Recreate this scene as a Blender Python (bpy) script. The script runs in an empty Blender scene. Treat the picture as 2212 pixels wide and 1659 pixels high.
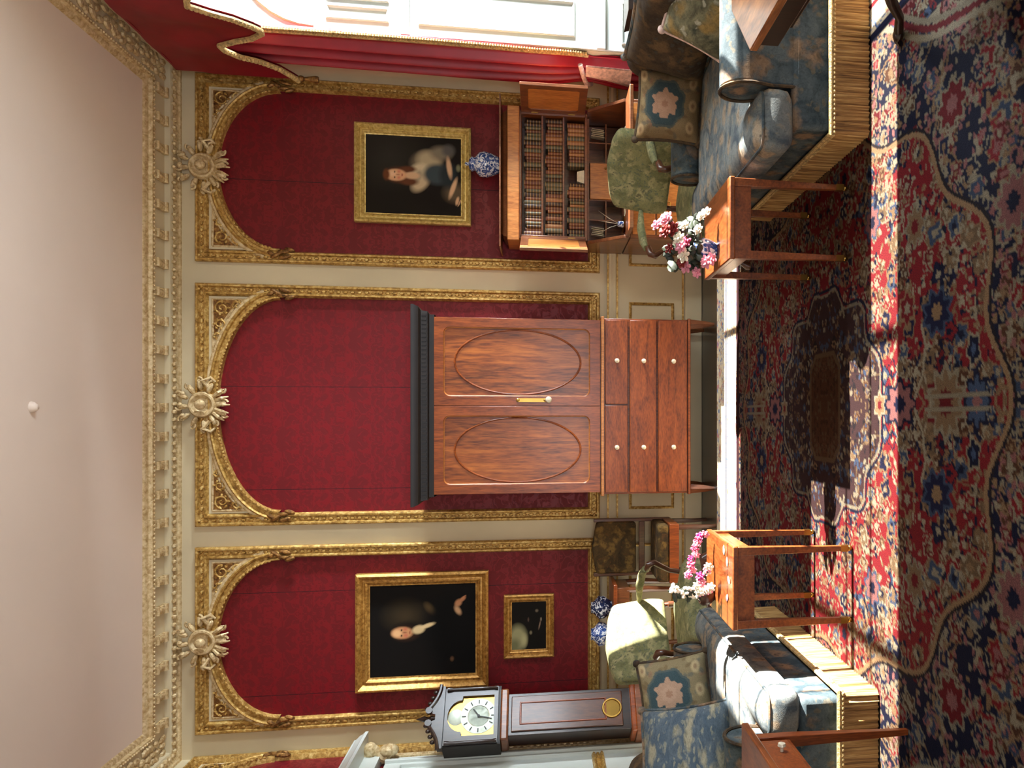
import bpy, bmesh, math, random
import numpy as np
from mathutils import Vector, Matrix
random.seed(7)
PI = math.pi
SC = bpy.context.scene
COL = SC.collection

# ------------------------------------------------------------------ camera
FOC, PITCH = 1750.0, math.radians(9.4276)
cam_d = bpy.data.cameras.new('camera'); cam = bpy.data.objects.new('camera', cam_d); COL.objects.link(cam)
cam_d.sensor_fit = 'HORIZONTAL'; cam_d.sensor_width = 36.0
cam_d.lens = FOC*36.0/2212.0
cam_d.shift_x = -(1460.58-1106.0)/2212.0
cam_d.shift_y = (903.0-829.5)/2212.0
cam_d.clip_start = 0.05
cam.matrix_world = Matrix.Translation((0, 0, 1.3)) @ Matrix.Rotation(PI/2-PITCH, 4, 'X') @ Matrix.Rotation(-PI/2, 4, 'Z')
SC.camera = cam

# ------------------------------------------------------------------ light
SC.view_settings.view_transform = 'Standard'; SC.view_settings.look = 'None'
SC.view_settings.gamma = 1.0; SC.view_settings.use_curve_mapping = False
SC.view_settings.exposure = 0.0
w = bpy.data.worlds.new('world'); SC.world = w; w.use_nodes = True
w.node_tree.nodes['Background'].inputs[0].default_value = (0.86, 0.88, 1.0, 1)
w.node_tree.nodes['Background'].inputs[1].default_value = 0.14

def lamp(name, kind, loc, direction, energy, color, **kw):
    d = bpy.data.lights.new(name, kind); d.energy = energy; d.color = color
    for k, v in kw.items(): setattr(d, k, v)
    o = bpy.data.objects.new(name, d); COL.objects.link(o); o.location = loc
    o.rotation_euler = Vector(direction).to_track_quat('-Z', 'Y').to_euler()
    return o
lamp('sun', 'SUN', (6, 3, 5), (-1.0, -0.004, -0.54), 66.0, (1.0, 0.93, 0.84), angle=0.006)
lamp('near_window_daylight', 'AREA', (3.4, 3.2, 2.3), (-1, 0.22, 0.22), 330.0, (0.80, 0.90, 1.0), shape='RECTANGLE', size=0.95, size_y=2.6)
lamp('low_sky_glow', 'AREA', (6.5, 4.62, 2.5), (-1, 0.3, -0.03), 1650.0, (0.84, 0.93, 1.0), shape='RECTANGLE', size=0.6, size_y=1.6)
lamp('rear_fill', 'AREA', (0.2, -2.4, 0.9), (0, 0.40, 0.92), 225.0, (0.97, 0.96, 1.0), shape='RECTANGLE', size=3.0, size_y=2.2)  # added fill lamp past the open end of the room, out of view

# ------------------------------------------------------------------ helpers
def lin(c):
    return tuple(((v/255.0)/12.92 if v <= 10 else (((v/255.0)+0.055)/1.055)**2.4) for v in c)
def lin4(c): return lin(c)+(1.0,)

class MB:
    def __init__(s): s.v = []; s.f = []
    def add(s, vs, fs):
        n = len(s.v); s.v += [tuple(p) for p in vs]; s.f += [tuple(i+n for i in f) for f in fs]; return s
    def box(s, x0, x1, y0, y1, z0, z1):
        return s.add([(x0,y0,z0),(x1,y0,z0),(x1,y1,z0),(x0,y1,z0),(x0,y0,z1),(x1,y0,z1),(x1,y1,z1),(x0,y1,z1)],
                     [(0,3,2,1),(4,5,6,7),(0,1,5,4),(1,2,6,5),(2,3,7,6),(3,0,4,7)])
    def cbox(s, c, d, rot=None):
        hx, hy, hz = d[0]/2, d[1]/2, d[2]/2
        vs = [Vector(p) for p in [(-hx,-hy,-hz),(hx,-hy,-hz),(hx,hy,-hz),(-hx,hy,-hz),(-hx,-hy,hz),(hx,-hy,hz),(hx,hy,hz),(-hx,hy,hz)]]
        if rot is not None: vs = [rot @ p for p in vs]
        return s.add([p+Vector(c) for p in vs], [(0,3,2,1),(4,5,6,7),(0,1,5,4),(1,2,6,5),(2,3,7,6),(3,0,4,7)])
    def lathe(s, prof, c=(0,0,0), n=20, axis='Z'):
        vs = []; fs = []
        for r, h in prof:
            for k in range(n):
                a = 2*PI*k/n
                p = (r*math.cos(a), r*math.sin(a), h)
                if axis == 'Y': p = (p[0], -p[2], p[1])
                if axis == 'X': p = (p[2], p[0], p[1])
                vs.append((p[0]+c[0], p[1]+c[1], p[2]+c[2]))
        m = len(prof)
        for i in range(m-1):
            for k in range(n): fs.append((i*n+k, i*n+(k+1) % n, (i+1)*n+(k+1) % n, (i+1)*n+k))
        if prof[0][0] > 1e-5: fs.append(tuple(range(n))[::-1])
        if prof[-1][0] > 1e-5: fs.append(tuple((m-1)*n+k for k in range(n)))
        return s.add(vs, fs)
    def tube(s, path, rad, n=8, flat=1.0):
        P = [Vector(p) for p in path]; m = len(P)
        R = rad if isinstance(rad, (list, tuple)) else [rad]*m
        vs = []; fs = []; up = Vector((0, 0, 1)); prev = None
        for i in range(m):
            t = (P[min(i+1, m-1)]-P[max(i-1, 0)]).normalized()
            if prev is None:
                a = t.cross(up if abs(t.z) < 0.9 else Vector((1, 0, 0))).normalized()
            else:
                a = (prev - t*prev.dot(t)).normalized()
            prev = a; b = t.cross(a)
            for k in range(n):
                q = 2*PI*k/n
                vs.append(P[i]+a*(R[i]*math.cos(q))+b*(R[i]*flat*math.sin(q)))
        for i in range(m-1):
            for k in range(n): fs.append((i*n+k, i*n+(k+1) % n, (i+1)*n+(k+1) % n, (i+1)*n+k))
        fs.append(tuple(range(n))[::-1]); fs.append(tuple((m-1)*n+k for k in range(n)))
        return s.add(vs, fs)
    def ball(s, c, r, n=10, m=6, rot=None):
        if not isinstance(r, (tuple, list)): r = (r, r, r)
        vs = [Vector((0, 0, -r[2]))]; fs = []
        for i in range(1, m):
            a = -PI/2+PI*i/m
            for k in range(n):
                q = 2*PI*k/n
                vs.append(Vector((r[0]*math.cos(a)*math.cos(q), r[1]*math.cos(a)*math.sin(q), r[2]*math.sin(a))))
        vs.append(Vector((0, 0, r[2])))
        for k in range(n): fs.append((0, 1+(k+1) % n, 1+k))
        for i in range(m-2):
            for k in range(n): fs.append((1+i*n+k, 1+i*n+(k+1) % n, 1+(i+1)*n+(k+1) % n, 1+(i+1)*n+k))
        L = len(vs)-1
        for k in range(n): fs.append((L, L-n+k, L-n+(k+1) % n))
        if rot is not None: vs = [rot @ v for v in vs]
        return s.add([v+Vector(c) for v in vs], fs)
    def prism(s, pts, axis, a, b):
        # pts 2D; axis 'X': (y,z)  'Y': (x,z)  'Z': (x,y)
        def q(p, t): return (t, p[0], p[1]) if axis == 'X' else (p[0], t, p[1]) if axis == 'Y' else (p[0], p[1], t)
        n = len(pts)
        return s.add([q(p, a) for p in pts]+[q(p, b) for p in pts],
                     [tuple(range(n))[::-1], tuple(range(n, 2*n))]+[(i, (i+1) % n, n+(i+1) % n, n+i) for i in range(n)])
    def hole(s, outer, inner, axis, a, b):
        def q(p, t): return (t, p[0], p[1]) if axis == 'X' else (p[0], t, p[1]) if axis == 'Y' else (p[0], p[1], t)
        n = len(outer)
        vs = [q(p, a) for p in outer]+[q(p, a) for p in inner]+[q(p, b) for p in outer]+[q(p, b) for p in inner]
        fs = []
        for i in range(n):
            j = (i+1) % n
            fs += [(i, j, n+j, n+i), (2*n+i, 3*n+i, 3*n+j, 2*n+j), (i, 2*n+i, 2*n+j, j), (n+i, n+j, 3*n+j, 3*n+i)]
        return s.add(vs, fs)
    def sweep(s, path, prof, N, closed=False):
        P = [Vector(p) for p in path]; N = Vector(N); m = len(P); k = len(prof); vs = []; fs = []
        for i in range(m):
            d0 = (P[i]-P[i-1]).normalized() if (i > 0 or closed) else None
            d1 = (P[(i+1) % m]-P[i]).normalized() if (i < m-1 or closed) else None
            d0 = d0 if d0 is not None else d1; d1 = d1 if d1 is not None else d0
            s0 = N.cross(d0); s1 = N.cross(d1); M = (s0+s1)/(1+s0.dot(s1))
            for u, t in prof: vs.append(P[i]+M*u+N*t)
        for i in range(m if closed else m-1):
            j = (i+1) % m
            for a in range(k-1): fs.append((i*k+a, j*k+a, j*k+a+1, i*k+a+1))
        return s.add(vs, fs)
    def beads(s, path, gap, r, N, u=0.0, t=0.0, closed=False, n=6, m=4):
        P = [Vector(p) for p in path]; N = Vector(N)
        if closed: P.append(P[0])
        for i in range(len(P)-1):
            d = P[i+1]-P[i]; L = d.length
            if L < 1e-6: continue
            d.normalize(); S = N.cross(d); c = max(1, int(round(L/gap)))
            R = Matrix((d, S, N)).transposed()
            for k in range(c):
                s.ball(P[i]+d*((k+.5)*L/c)+S*u+N*t, r, n, m, R)
        return s
    def grid(s, fn, nu, nv, wrap=False):
        vs = [fn(i/nu if not wrap else i/nu, j/nv) for j in range(nv+1) for i in range(nu+(0 if wrap else 1))]
        c = nu if wrap else nu+1; fs = []
        for j in range(nv):
            for i in range(nu):
                fs.append((j*c+i, j*c+(i+1) % c, (j+1)*c+(i+1) % c, (j+1)*c+i))
        return s.add(vs, fs)

def obj(name, mb, m, parent=None, bevel=0.0, smooth=35, recalc=True, seg=2):
    me = bpy.data.meshes.new(name); me.from_pydata(mb.v, [], mb.f)
    if recalc:
        bm = bmesh.new(); bm.from_mesh(me); bmesh.ops.recalc_face_normals(bm, faces=bm.faces); bm.to_mesh(me); bm.free()
    if smooth:
        me.polygons.foreach_set('use_smooth', [True]*len(me.polygons))
        me.set_sharp_from_angle(angle=math.radians(smooth))
    o = bpy.data.objects.new(name, me); COL.objects.link(o)
    if m is not None: me.materials.append(m)
    if parent is not None: o.parent = parent
    if bevel:
        b = o.modifiers.new('bevel', 'BEVEL'); b.width = bevel; b.segments = seg; b.limit_method = 'ANGLE'; b.angle_limit = math.radians(40)
    return o
def tag(o, label, cat, group=None):
    o['label'] = label; o['category'] = cat
    if group: o['group'] = group
    return o
def thing(name, label, cat, loc=(0,0,0), rz=0.0, group=None):
    o = bpy.data.objects.new(name, None); COL.objects.link(o); o.empty_display_size = 0.1
    o.location = loc; o.rotation_euler = (0, 0, rz); return tag(o, label, cat, group)
def struct(name, mb, m, parent=None, **k):
    o = obj(name, mb, m, parent, **k)
    if parent is None: o['kind'] = 'structure'
    return o
def sempty(name):
    o = bpy.data.objects.new(name, None); COL.objects.link(o); o['kind'] = 'structure'; return o
def copy_tree(o, parent=None):
    c = o.copy(); COL.objects.link(c)
    if parent is not None: c.parent = parent
    for ch in list(o.children): copy_tree(ch, c)
    return c
def star_rect(x0, x1, z0, z1, c, angs):
    out = []
    for a in angs:
        dx, dz = math.cos(a), math.sin(a); t = 1e9
        if dx > 1e-9: t = min(t, (x1-c[0])/dx)
        if dx < -1e-9: t = min(t, (x0-c[0])/dx)
        if dz > 1e-9: t = min(t, (z1-c[1])/dz)
        if dz < -1e-9: t = min(t, (z0-c[1])/dz)
        out.append((c[0]+dx*t, c[1]+dz*t))
    return out
def rounded_rect(x0, x1, z0, z1, r, n=6):
    out = []
    for cx, cz, a0 in ((x1-r, z0+r, -PI/2), (x1-r, z1-r, 0), (x0+r, z1-r, PI/2), (x0+r, z0+r, PI)):
        for k in range(n+1):
            a = a0+PI/2*k/n; out.append((cx+r*math.cos(a), cz+r*math.sin(a)))
    return out
def angs_of(pts, c): return [math.atan2(p[1]-c[1], p[0]-c[0]) for p in pts]
def frame_piece(mb, x0, x1, z0, z1, inner, axis, a, b):
    """flat frame with a star-shaped opening; the outer corners are kept"""
    c = ((x0+x1)/2, (z0+z1)/2)
    pts = []
    ia = [(math.atan2(p[1]-c[1], p[0]-c[0]) % (2*PI), p) for p in inner]
    ia.sort(); n = len(ia)
    def rad(q):
        for i in range(n):
            a0, p0 = ia[i]; a1, p1 = ia[(i+1) % n]
            if i == n-1: a1 += 2*PI
            qq = q if q >= a0 else q+2*PI
            if a0 <= qq <= a1:
                d = (math.cos(qq), math.sin(qq)); e = (p1[0]-p0[0], p1[1]-p0[1]); den = d[0]*e[1]-d[1]*e[0]
                if abs(den) < 1e-12: return p0
                t = ((p0[0]-c[0])*e[1]-(p0[1]-c[1])*e[0])/den
                return (c[0]+d[0]*t, c[1]+d[1]*t)
        return ia[0][1]
    A = sorted([a for a, _ in ia]+[math.atan2(z-c[1], x-c[0]) % (2*PI) for x in (x0, x1) for z in (z0, z1)])
    inn = [rad(q) for q in A]; out = star_rect(x0, x1, z0, z1, c, A)
    return mb.hole(out, inn, axis, a, b)

# ------------------------------------------------------------------ materials
def base_mat(name):
    m = bpy.data.materials.new(name); m.use_nodes = True
    nt = m.node_tree; b = nt.nodes['Principled BSDF']; return m, nt, b
def nd(nt, t, **k):
    n = nt.nodes.new(t)
    for a, v in k.items(): setattr(n, a, v)
    return n
def coords(nt, scale=(1,1,1), which='Object', rot=(0,0,0)):
    tc = nd(nt, 'ShaderNodeTexCoord'); mp = nd(nt, 'ShaderNodeMapping')
    mp.inputs['Scale'].default_value = scale; mp.inputs['Rotation'].default_value = rot
    nt.links.new(tc.outputs[which], mp.inputs[0]); return mp.outputs[0]
def noise(nt, vec, scale, detail=3, dist=0.0, rough=0.55):
    n = nd(nt, 'ShaderNodeTexNoise'); n.inputs['Scale'].default_value = scale; n.inputs['Detail'].default_value = detail
    n.inputs['Distortion'].default_value = dist; n.inputs['Roughness'].default_value = rough
    nt.links.new(vec, n.inputs['Vector']); return n.outputs['Fac']
def ramp(nt, fac, stops, interp='LINEAR'):
    r = nd(nt, 'ShaderNodeValToRGB'); e = r.color_ramp.elements; r.color_ramp.interpolation = interp
    while len(e) < len(stops): e.new(0.5)
    for i, (p, c) in enumerate(stops): e[i].position = p; e[i].color = lin4(c)
    nt.links.new(fac, r.inputs[0]); return r.outputs[0]
def mixc(nt, fac, a, b, mode='MIX'):
    n = nd(nt, 'ShaderNodeMix', data_type='RGBA', blend_type=mode)
    if isinstance(fac, float): n.inputs[0].default_value = fac
    else: nt.links.new(fac, n.inputs[0])
    for i, v in ((6, a), (7, b)):
        if isinstance(v, tuple): n.inputs[i].default_value = lin4(v)
        else: nt.links.new(v, n.inputs[i])
    return n.outputs[2]
def math_n(nt, op, a, b=None, clamp=False):
    n = nd(nt, 'ShaderNodeMath', operation=op, use_clamp=clamp)
    for i, v in ((0, a), (1, b)):
        if v is None: continue
        if isinstance(v, (int, float)): n.inputs[i].default_value = v
        else: nt.links.new(v, n.inputs[i])
    return n.outputs[0]
def bump(nt, b, h, strength=0.3, dist=0.01):
    n = nd(nt, 'ShaderNodeBump'); n.inputs['Strength'].default_value = strength; n.inputs['Distance'].default_value = dist
    nt.links.new(h, n.inputs['Height']); nt.links.new(n.outputs[0], b.inputs['Normal'])
def plain(name, c, rough=0.6, metal=0.0, var=0.12, scale=6.0, bmp=0.0, bscale=60.0, coat=0.0):
    m, nt, b = base_mat(name); v = coords(nt)
    f = noise(nt, v, scale, 4)
    dark = tuple(x*(1-var) for x in c); lite = tuple(min(255, x*(1+var*0.6)) for x in c)
    nt.links.new(ramp(nt, f, [(0.3, dark), (0.7, lite)]), b.inputs['Base Color'])
    b.inputs['Roughness'].default_value = rough; b.inputs['Metallic'].default_value = metal
    if coat: b.inputs['Coat Weight'].default_value = coat; b.inputs['Coat Roughness'].default_value = 0.12
    if bmp: bump(nt, b, noise(nt, v, bscale, 3), bmp, 0.004)
    return m
def wood(name, c1, c2, c3, stretch=(14, 14, 1.4), rough=0.32, coat=0.25, scale=1.6, dist=1.2):
    m, nt, b = base_mat(name); v = coords(nt, stretch)
    f = noise(nt, v, scale, 5, dist); g = noise(nt, coords(nt, tuple(s*5 for s in stretch)), 2.5, 3)
    col = ramp(nt, f, [(0.30, c1), (0.5, c2), (0.72, c3)])
    col = mixc(nt, 0.35, col, ramp(nt, g, [(0.35, tuple(x*.6 for x in c1)), (0.65, c3)]))
    nt.links.new(col, b.inputs['Base Color']); b.inputs['Roughness'].default_value = rough
    b.inputs['Coat Weight'].default_value = coat; b.inputs['Coat Roughness'].default_value = 0.15
    return m
def vcol(name, rough=0.9, wool=0.0, wscale=300.0, coat=0.0, spec=None):
    m, nt, b = base_mat(name); a = nd(nt, 'ShaderNodeVertexColor'); a.layer_name = 'paint'
    col = a.outputs[0]
    if wool:
        f = noise(nt, coords(nt), wscale, 2)
        col = mixc(nt, wool, col, ramp(nt, f, [(0.3, (60, 60, 60)), (0.7, (255, 255, 255))]), 'MULTIPLY')
        bump(nt, b, f, 0.4, 0.004)
    nt.links.new(col, b.inputs['Base Color']); b.inputs['Roughness'].default_value = rough
    if coat: b.inputs['Coat Weight'].default_value = coat
    if spec is not None: b.inputs['Specular IOR Level'].default_value = spec
    if wool: b.inputs['Specular IOR Level'].default_value = 0.1
    return m
def blossoms(name, ground, ground2, petals, leaf, scale=7.0, rough=0.85, stretch=(1,1,1), fade=0.55, soft=0.10):
    """printed floral cloth: blossom cells over a mottled ground"""
    m, nt, b = base_mat(name); v = coords(nt, stretch)
    wv = nd(nt, 'ShaderNodeTexNoise'); wv.inputs['Scale'].default_value = 16; wv.inputs['Detail'].default_value = 3
    nt.links.new(v, wv.inputs['Vector'])
    va = nd(nt, 'ShaderNodeMix', data_type='VECTOR'); va.inputs[0].default_value = 0.10
    nt.links.new(v, va.inputs[4]); nt.links.new(wv.outputs['Color'], va.inputs[5])
    vo = nd(nt, 'ShaderNodeTexVoronoi'); vo.inputs['Scale'].default_value = scale; nt.links.new(va.outputs[1], vo.inputs['Vector'])
    v2 = nd(nt, 'ShaderNodeTexVoronoi'); v2.inputs['Scale'].default_value = scale*2.6; nt.links.new(va.outputs[1], v2.inputs['Vector'])
    g = ramp(nt, noise(nt, v, 9, 5, 1.0), [(0.35, ground), (0.62, ground2)])
    g = mixc(nt, ramp(nt, v2.outputs['Distance'], [(0.22, (200,200,200)), (0.34, (0,0,0))]), g, leaf)
    c = mixc(nt, ramp(nt, vo.outputs['Distance'], [(0.36-soft, (235,235,235)), (0.36+soft, (0,0,0))]), g,
             ramp(nt, v2.outputs['Distance'], [(0.12, tuple(x*fade for x in petals)), (0.45, petals)]))
    c = mixc(nt, 0.55, c, ramp(nt, noise(nt, v, scale*7, 4, 1.5, .7), [(0.3, (110,110,110)), (0.5, (215,215,215)), (0.7, (255,255,255))]), 'MULTIPLY')
    nt.links.new(c, b.inputs['Base Color']); b.inputs['Roughness'].default_value = rough
    b.inputs['Specular IOR Level'].default_value = 0.25
    bump(nt, b, noise(nt, coords(nt), 260, 2), 0.2, 0.003)
    return m

def make_damask():
    m, nt, b = base_mat('crimson_damask')
    tc = nd(nt, 'ShaderNodeTexCoord'); sp = nd(nt, 'ShaderNodeSeparateXYZ'); nt.links.new(tc.outputs['Object'], sp.inputs[0])
    x = math_n(nt, 'ADD', sp.outputs[0], sp.outputs[1])
    px = math_n(nt, 'PINGPONG', math_n(nt, 'ADD', x, 20.12), 0.19)
    row = math_n(nt, 'FRACT', math_n(nt, 'DIVIDE', sp.outputs[2], 0.52))
    pz = math_n(nt, 'PINGPONG', math_n(nt, 'MULTIPLY', row, 0.52), 0.52)
    cb = nd(nt, 'ShaderNodeCombineXYZ'); nt.links.new(px, cb.inputs[0]); nt.links.new(pz, cb.inputs[2])
    f = noise(nt, cb.outputs[0], 17, 3, 1.4, 0.6)
    mask = ramp(nt, f, [(0.47, (0,0,0)), (0.52, (255,255,255))])
    col = mixc(nt, mask, (100, 11, 16), (116, 15, 22))
    seam = math_n(nt, 'LESS_THAN', math_n(nt, 'PINGPONG', math_n(nt, 'ADD', x, 20.05), 0.39), 0.0025)
    col = mixc(nt, seam, col, (46, 4, 10))
    nt.links.new(col, b.inputs['Base Color'])
    rr = nd(nt, 'ShaderNodeMapRange'); rr.inputs[3].default_value = 0.55; rr.inputs[4].default_value = 0.38
    nt.links.new(mask, rr.inputs[0]); nt.links.new(rr.outputs[0], b.inputs['Roughness']); b.inputs['Specular IOR Level'].default_value = 0.3
    b.inputs['Sheen Weight'].default_value = 0.1; b.inputs['Sheen Tint'].default_value = lin4((255, 120, 170))
    bump(nt, b, mask, 0.15, 0.002)
    return m
def make_gilt(name, dark, mid, lite, rough=0.42, metal=0.55):
    m, nt, b = base_mat(name); v = coords(nt)
    f = noise(nt, v, 38, 4, 0.6)
    nt.links.new(ramp(nt, f, [(0.3, dark), (0.5, mid), (0.72, lite)]), b.inputs['Base Color'])
    b.inputs['Roughness'].default_value = rough; b.inputs['Metallic'].default_value = metal
    bump(nt, b, noise(nt, v, 120, 3), 0.35, 0.004)
    return m
def make_porcelain(name, blue, scale, thr=0.5):
    m, nt, b = base_mat(name); v = coords(nt)
    f = noise(nt, v, scale, 3, 1.5)
    nt.links.new(ramp(nt, f, [(thr-.05, (226, 230, 236)), (thr, blue), (thr+.2, tuple(x*.55 for x in blue))]), b.inputs['Base Color'])
    b.inputs['Roughness'].default_value = 0.12; return m
def make_glass():
    m, nt, b = base_mat('window_glass'); nt.nodes.remove(b)
    t = nd(nt, 'ShaderNodeBsdfTransparent'); g = nd(nt, 'ShaderNodeBsdfGlossy'); g.inputs['Roughness'].default_value = 0.02
    x = nd(nt, 'ShaderNodeMixShader'); x.inputs[0].default_value = 0.06
    nt.links.new(t.outputs[0], x.inputs[1]); nt.links.new(g.outputs[0], x.inputs[2])
    nt.links.new(x.outputs[0], nt.nodes['Material Output'].inputs[0]); return m
def make_fringe():
    m, nt, b = base_mat('bullion_fringe'); v = coords(nt, (70, 70, 2))
    f = noise(nt, v, 2.0, 3)
    nt.links.new(ramp(nt, f, [(0.3, (96, 66, 34)), (0.5, (158, 118, 66)), (0.7, (206, 170, 108))]), b.inputs['Base Color'])
    b.inputs['Roughness'].default_value = 0.75; bump(nt, b, f, 0.7, 0.01); return m
def make_leather():
    m, nt, b = base_mat('book_leather'); oi = nd(nt, 'ShaderNodeObjectInfo')
    c = ramp(nt, oi.outputs['Random'], [(0.0, (58, 34, 22)), (0.2, (112, 62, 36)), (0.4, (150, 100, 62)), (0.55, (96, 50, 34)), (0.75, (84, 80, 60)), (1.0, (166, 128, 88))], 'CONSTANT')
    sp = nd(nt, 'ShaderNodeSeparateXYZ'); nt.links.new(coords(nt), sp.inputs[0])
    band = math_n(nt, 'LESS_THAN', math_n(nt, 'PINGPONG', math_n(nt, 'ADD', sp.outputs[2], 1.0), 0.0115), 0.0016)
    c = mixc(nt, band, c, (190, 150, 84)); nt.links.new(c, b.inputs['Base Color']); b.inputs['Roughness'].default_value = 0.5; return m

M = {
 'cream': plain('cream_wall_paint', (206, 192, 158), 0.55, var=0.04, scale=2),
 'white': plain('white_joinery_paint', (206, 213, 207), 0.4, var=0.03, scale=2),
 'ceil': plain('ceiling_plaster', (226, 210, 196), 0.8, var=0.02, scale=1),
 'damask': make_damask(),
 'gilt': make_gilt('carved_gilding', (128, 92, 40), (186, 146, 74), (228, 200, 130), .42, .4),
 'gilt_cream': make_gilt('cream_and_gold_plaster', (168, 136, 88), (206, 182, 136), (230, 212, 172), 0.5, 0.25),
 'gilt_dark': make_gilt('dark_old_gilding', (70, 44, 20), (132, 92, 46), (186, 140, 76)),  # darker gold for spandrel grounds, leaf clasps and tassels
 'frame_gilt': make_gilt('picture_frame_gilding', (128, 86, 34), (180, 132, 62), (212, 168, 92), 0.38, 0.5),
 'pale_gilt': make_gilt('pale_frame_gilding', (164, 132, 66), (206, 178, 102), (230, 208, 140), 0.4, 0.35),
 'floorboards': wood('dark_floorboards', (30, 20, 14), (44, 30, 20), (58, 40, 26), (1.5, 12, 12)),
 'mahogany': wood('mahogany', (84, 34, 11), (128, 58, 20), (160, 82, 32), coat=.08),
 'mahogany_flat': wood('mahogany_drawer_veneer', (86, 36, 11), (128, 58, 18), (158, 80, 30), (2.2, 8, 9), .36, .08),
 'flame': wood('flame_mahogany', (70, 26, 8), (132, 62, 20), (184, 104, 40), (8, 8, 0.8), 0.34, 0.1, 1.5, 1.6),
 'walnut_dark': wood('near_black_wood', (22, 12, 8), (36, 20, 13), (54, 30, 18)),
 'ebony': plain('ebonised_cornice', (20, 13, 11), 0.45, var=0.3),
 'satinwood': wood('satinwood', (152, 84, 34), (186, 112, 50), (208, 140, 72), (9, 9, 1.5)),
 'polished': wood('polished_table_wood', (110, 58, 22), (156, 90, 40), (184, 118, 58), (8, 1.5, 8), .3, .25),
 'walnut': wood('walnut', (84, 44, 24), (116, 64, 34), (140, 84, 48)),
 'chair_wood': wood('chair_walnut', (52, 28, 16), (80, 44, 26), (104, 62, 38)),
 'table_wood': wood('table_mahogany', (86, 40, 15), (124, 62, 26), (152, 84, 40), (8, 1.6, 8)),
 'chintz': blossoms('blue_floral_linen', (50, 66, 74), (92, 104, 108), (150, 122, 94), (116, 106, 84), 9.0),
 'chintz_seat': blossoms('blue_floral_linen_seat', (76, 88, 96), (130, 136, 134), (166, 146, 120), (142, 136, 120), 11.0, stretch=(1, 1, 1)),  # lighter copy of the linen, the seat's highlight put into the colour
 'paisley': blossoms('brown_paisley', (56, 46, 36), (84, 68, 50), (116, 92, 62), (70, 74, 74), 8.0),
 'paisley_blue': blossoms('blue_leaf_print', (66, 84, 100), (92, 106, 116), (164, 158, 132), (158, 156, 134), 8.0, stretch=(1, 1.6, 2.2)),
 'tapestry': blossoms('brown_floral_tapestry', (52, 40, 22), (82, 62, 32), (122, 94, 46), (96, 62, 30), 13.0),
 'cushion_gold': blossoms('gold_green_floral', (70, 74, 62), (150, 146, 116), (168, 140, 84), (206, 204, 186), 8.0),
 'green': blossoms('sage_green_damask', (108, 110, 76), (146, 144, 102), (174, 166, 122), (90, 102, 92), 15.0),
 'fringe': make_fringe(),
 'braid': plain('gold_braid', (190, 160, 104), 0.6, var=0.3, scale=60, bmp=0.8, bscale=120),
 'curtain': plain('crimson_silk', (158, 24, 40), 0.38, var=0.12, scale=3),
 'pelmet': plain('crimson_pelmet_silk', (128, 14, 28), 0.5, var=0.1, scale=5),
 'lace': plain('pale_lace', (214, 186, 176), 0.8, var=0.2, scale=40, bmp=0.5),
 'brass': plain('brass', (178, 140, 70), 0.28, 1.0, var=0.1),
 'bone': plain('pale_knob', (226, 216, 190), 0.25, 0.2, var=0.06),
 'silver': plain('silvered_dial', (196, 206, 190), 0.45, 0.25, var=0.08, scale=20),
 'black': plain('black_iron', (18, 16, 15), 0.5),
 'paper': plain('letter_paper', (232, 220, 192), 0.8, var=0.08, scale=20),
 'leather': make_leather(),
 'porcelain': make_porcelain('blue_and_white_porcelain', (58, 88, 156), 34),
 'porcelain_dark': make_porcelain('dark_blue_porcelain', (44, 56, 96), 30, 0.45),
 'petal_pink': plain('pink_petals', (226, 150, 168), 0.6, var=0.15, scale=40),
 'petal_rose': plain('rose_petals', (204, 84, 122), 0.6, var=0.15, scale=40),
 'petal_red': plain('dark_red_petals', (128, 34, 30), 0.6, var=0.2, scale=40),
 'petal_white': plain('white_petals', (232, 226, 206), 0.6, var=0.08, scale=40),
 'petal_magenta': plain('magenta_petals', (192, 58, 130), 0.6, var=0.15, scale=40),
 'leaf': plain('dark_leaves', (38, 48, 34), 0.5, var=0.3, scale=30),
 'terracotta': plain('dark_brown_glaze', (64, 36, 24), 0.3, var=0.2),
 'glass': make_glass(),
 'rug': vcol('wool_rug', 0.95, 0.55, 260.0),
 'canvas': vcol('oil_on_canvas', 0.7, spec=0.12),
 'needlework': vcol('needlework_cloth', 0.9, 0.35, 320.0),
}

# ------------------------------------------------------------------ the room
WL, WR, YB, ZC, YF = -2.55, 2.70, 6.56, 4.07, -0.6
struct('floor', MB().box(WL-.3, WR+.7, YF, YB+.3, -.1, 0), M['floorboards'], smooth=0)
struct('ceiling', MB().box(WL-.3, WR+.7, YF, YB+.3, ZC, ZC+.1), M['ceil'], smooth=0)
struct('wall_back', MB().box(WL-.3, WR+.7, YB, YB+.2, 0, ZC), M['cream'], smooth=0)
struct('wall_left', MB().box(WL-.2, WL, YF, YB, 0, ZC), M['cream'], smooth=0)
W1 = (5.17, 5.98, 0.0, 3.75); W2 = (2.79, 3.80, 0.25, 2.93)
wr = MB()
for y0, y1, z0, z1 in ((YF, W2[0], 0, ZC), (W2[0], W2[1], 0, W2[2]), (W2[0], W2[1], W2[3], ZC), (W2[1], W1[0], 0, ZC), (W1[0], W1[1], W1[3], ZC), (W1[1], YB, 0, ZC)):
    wr.box(WR, WR+.5, y0, y1, z0, z1)
struct('wall_right', wr, M['cream'], smooth=0)

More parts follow.
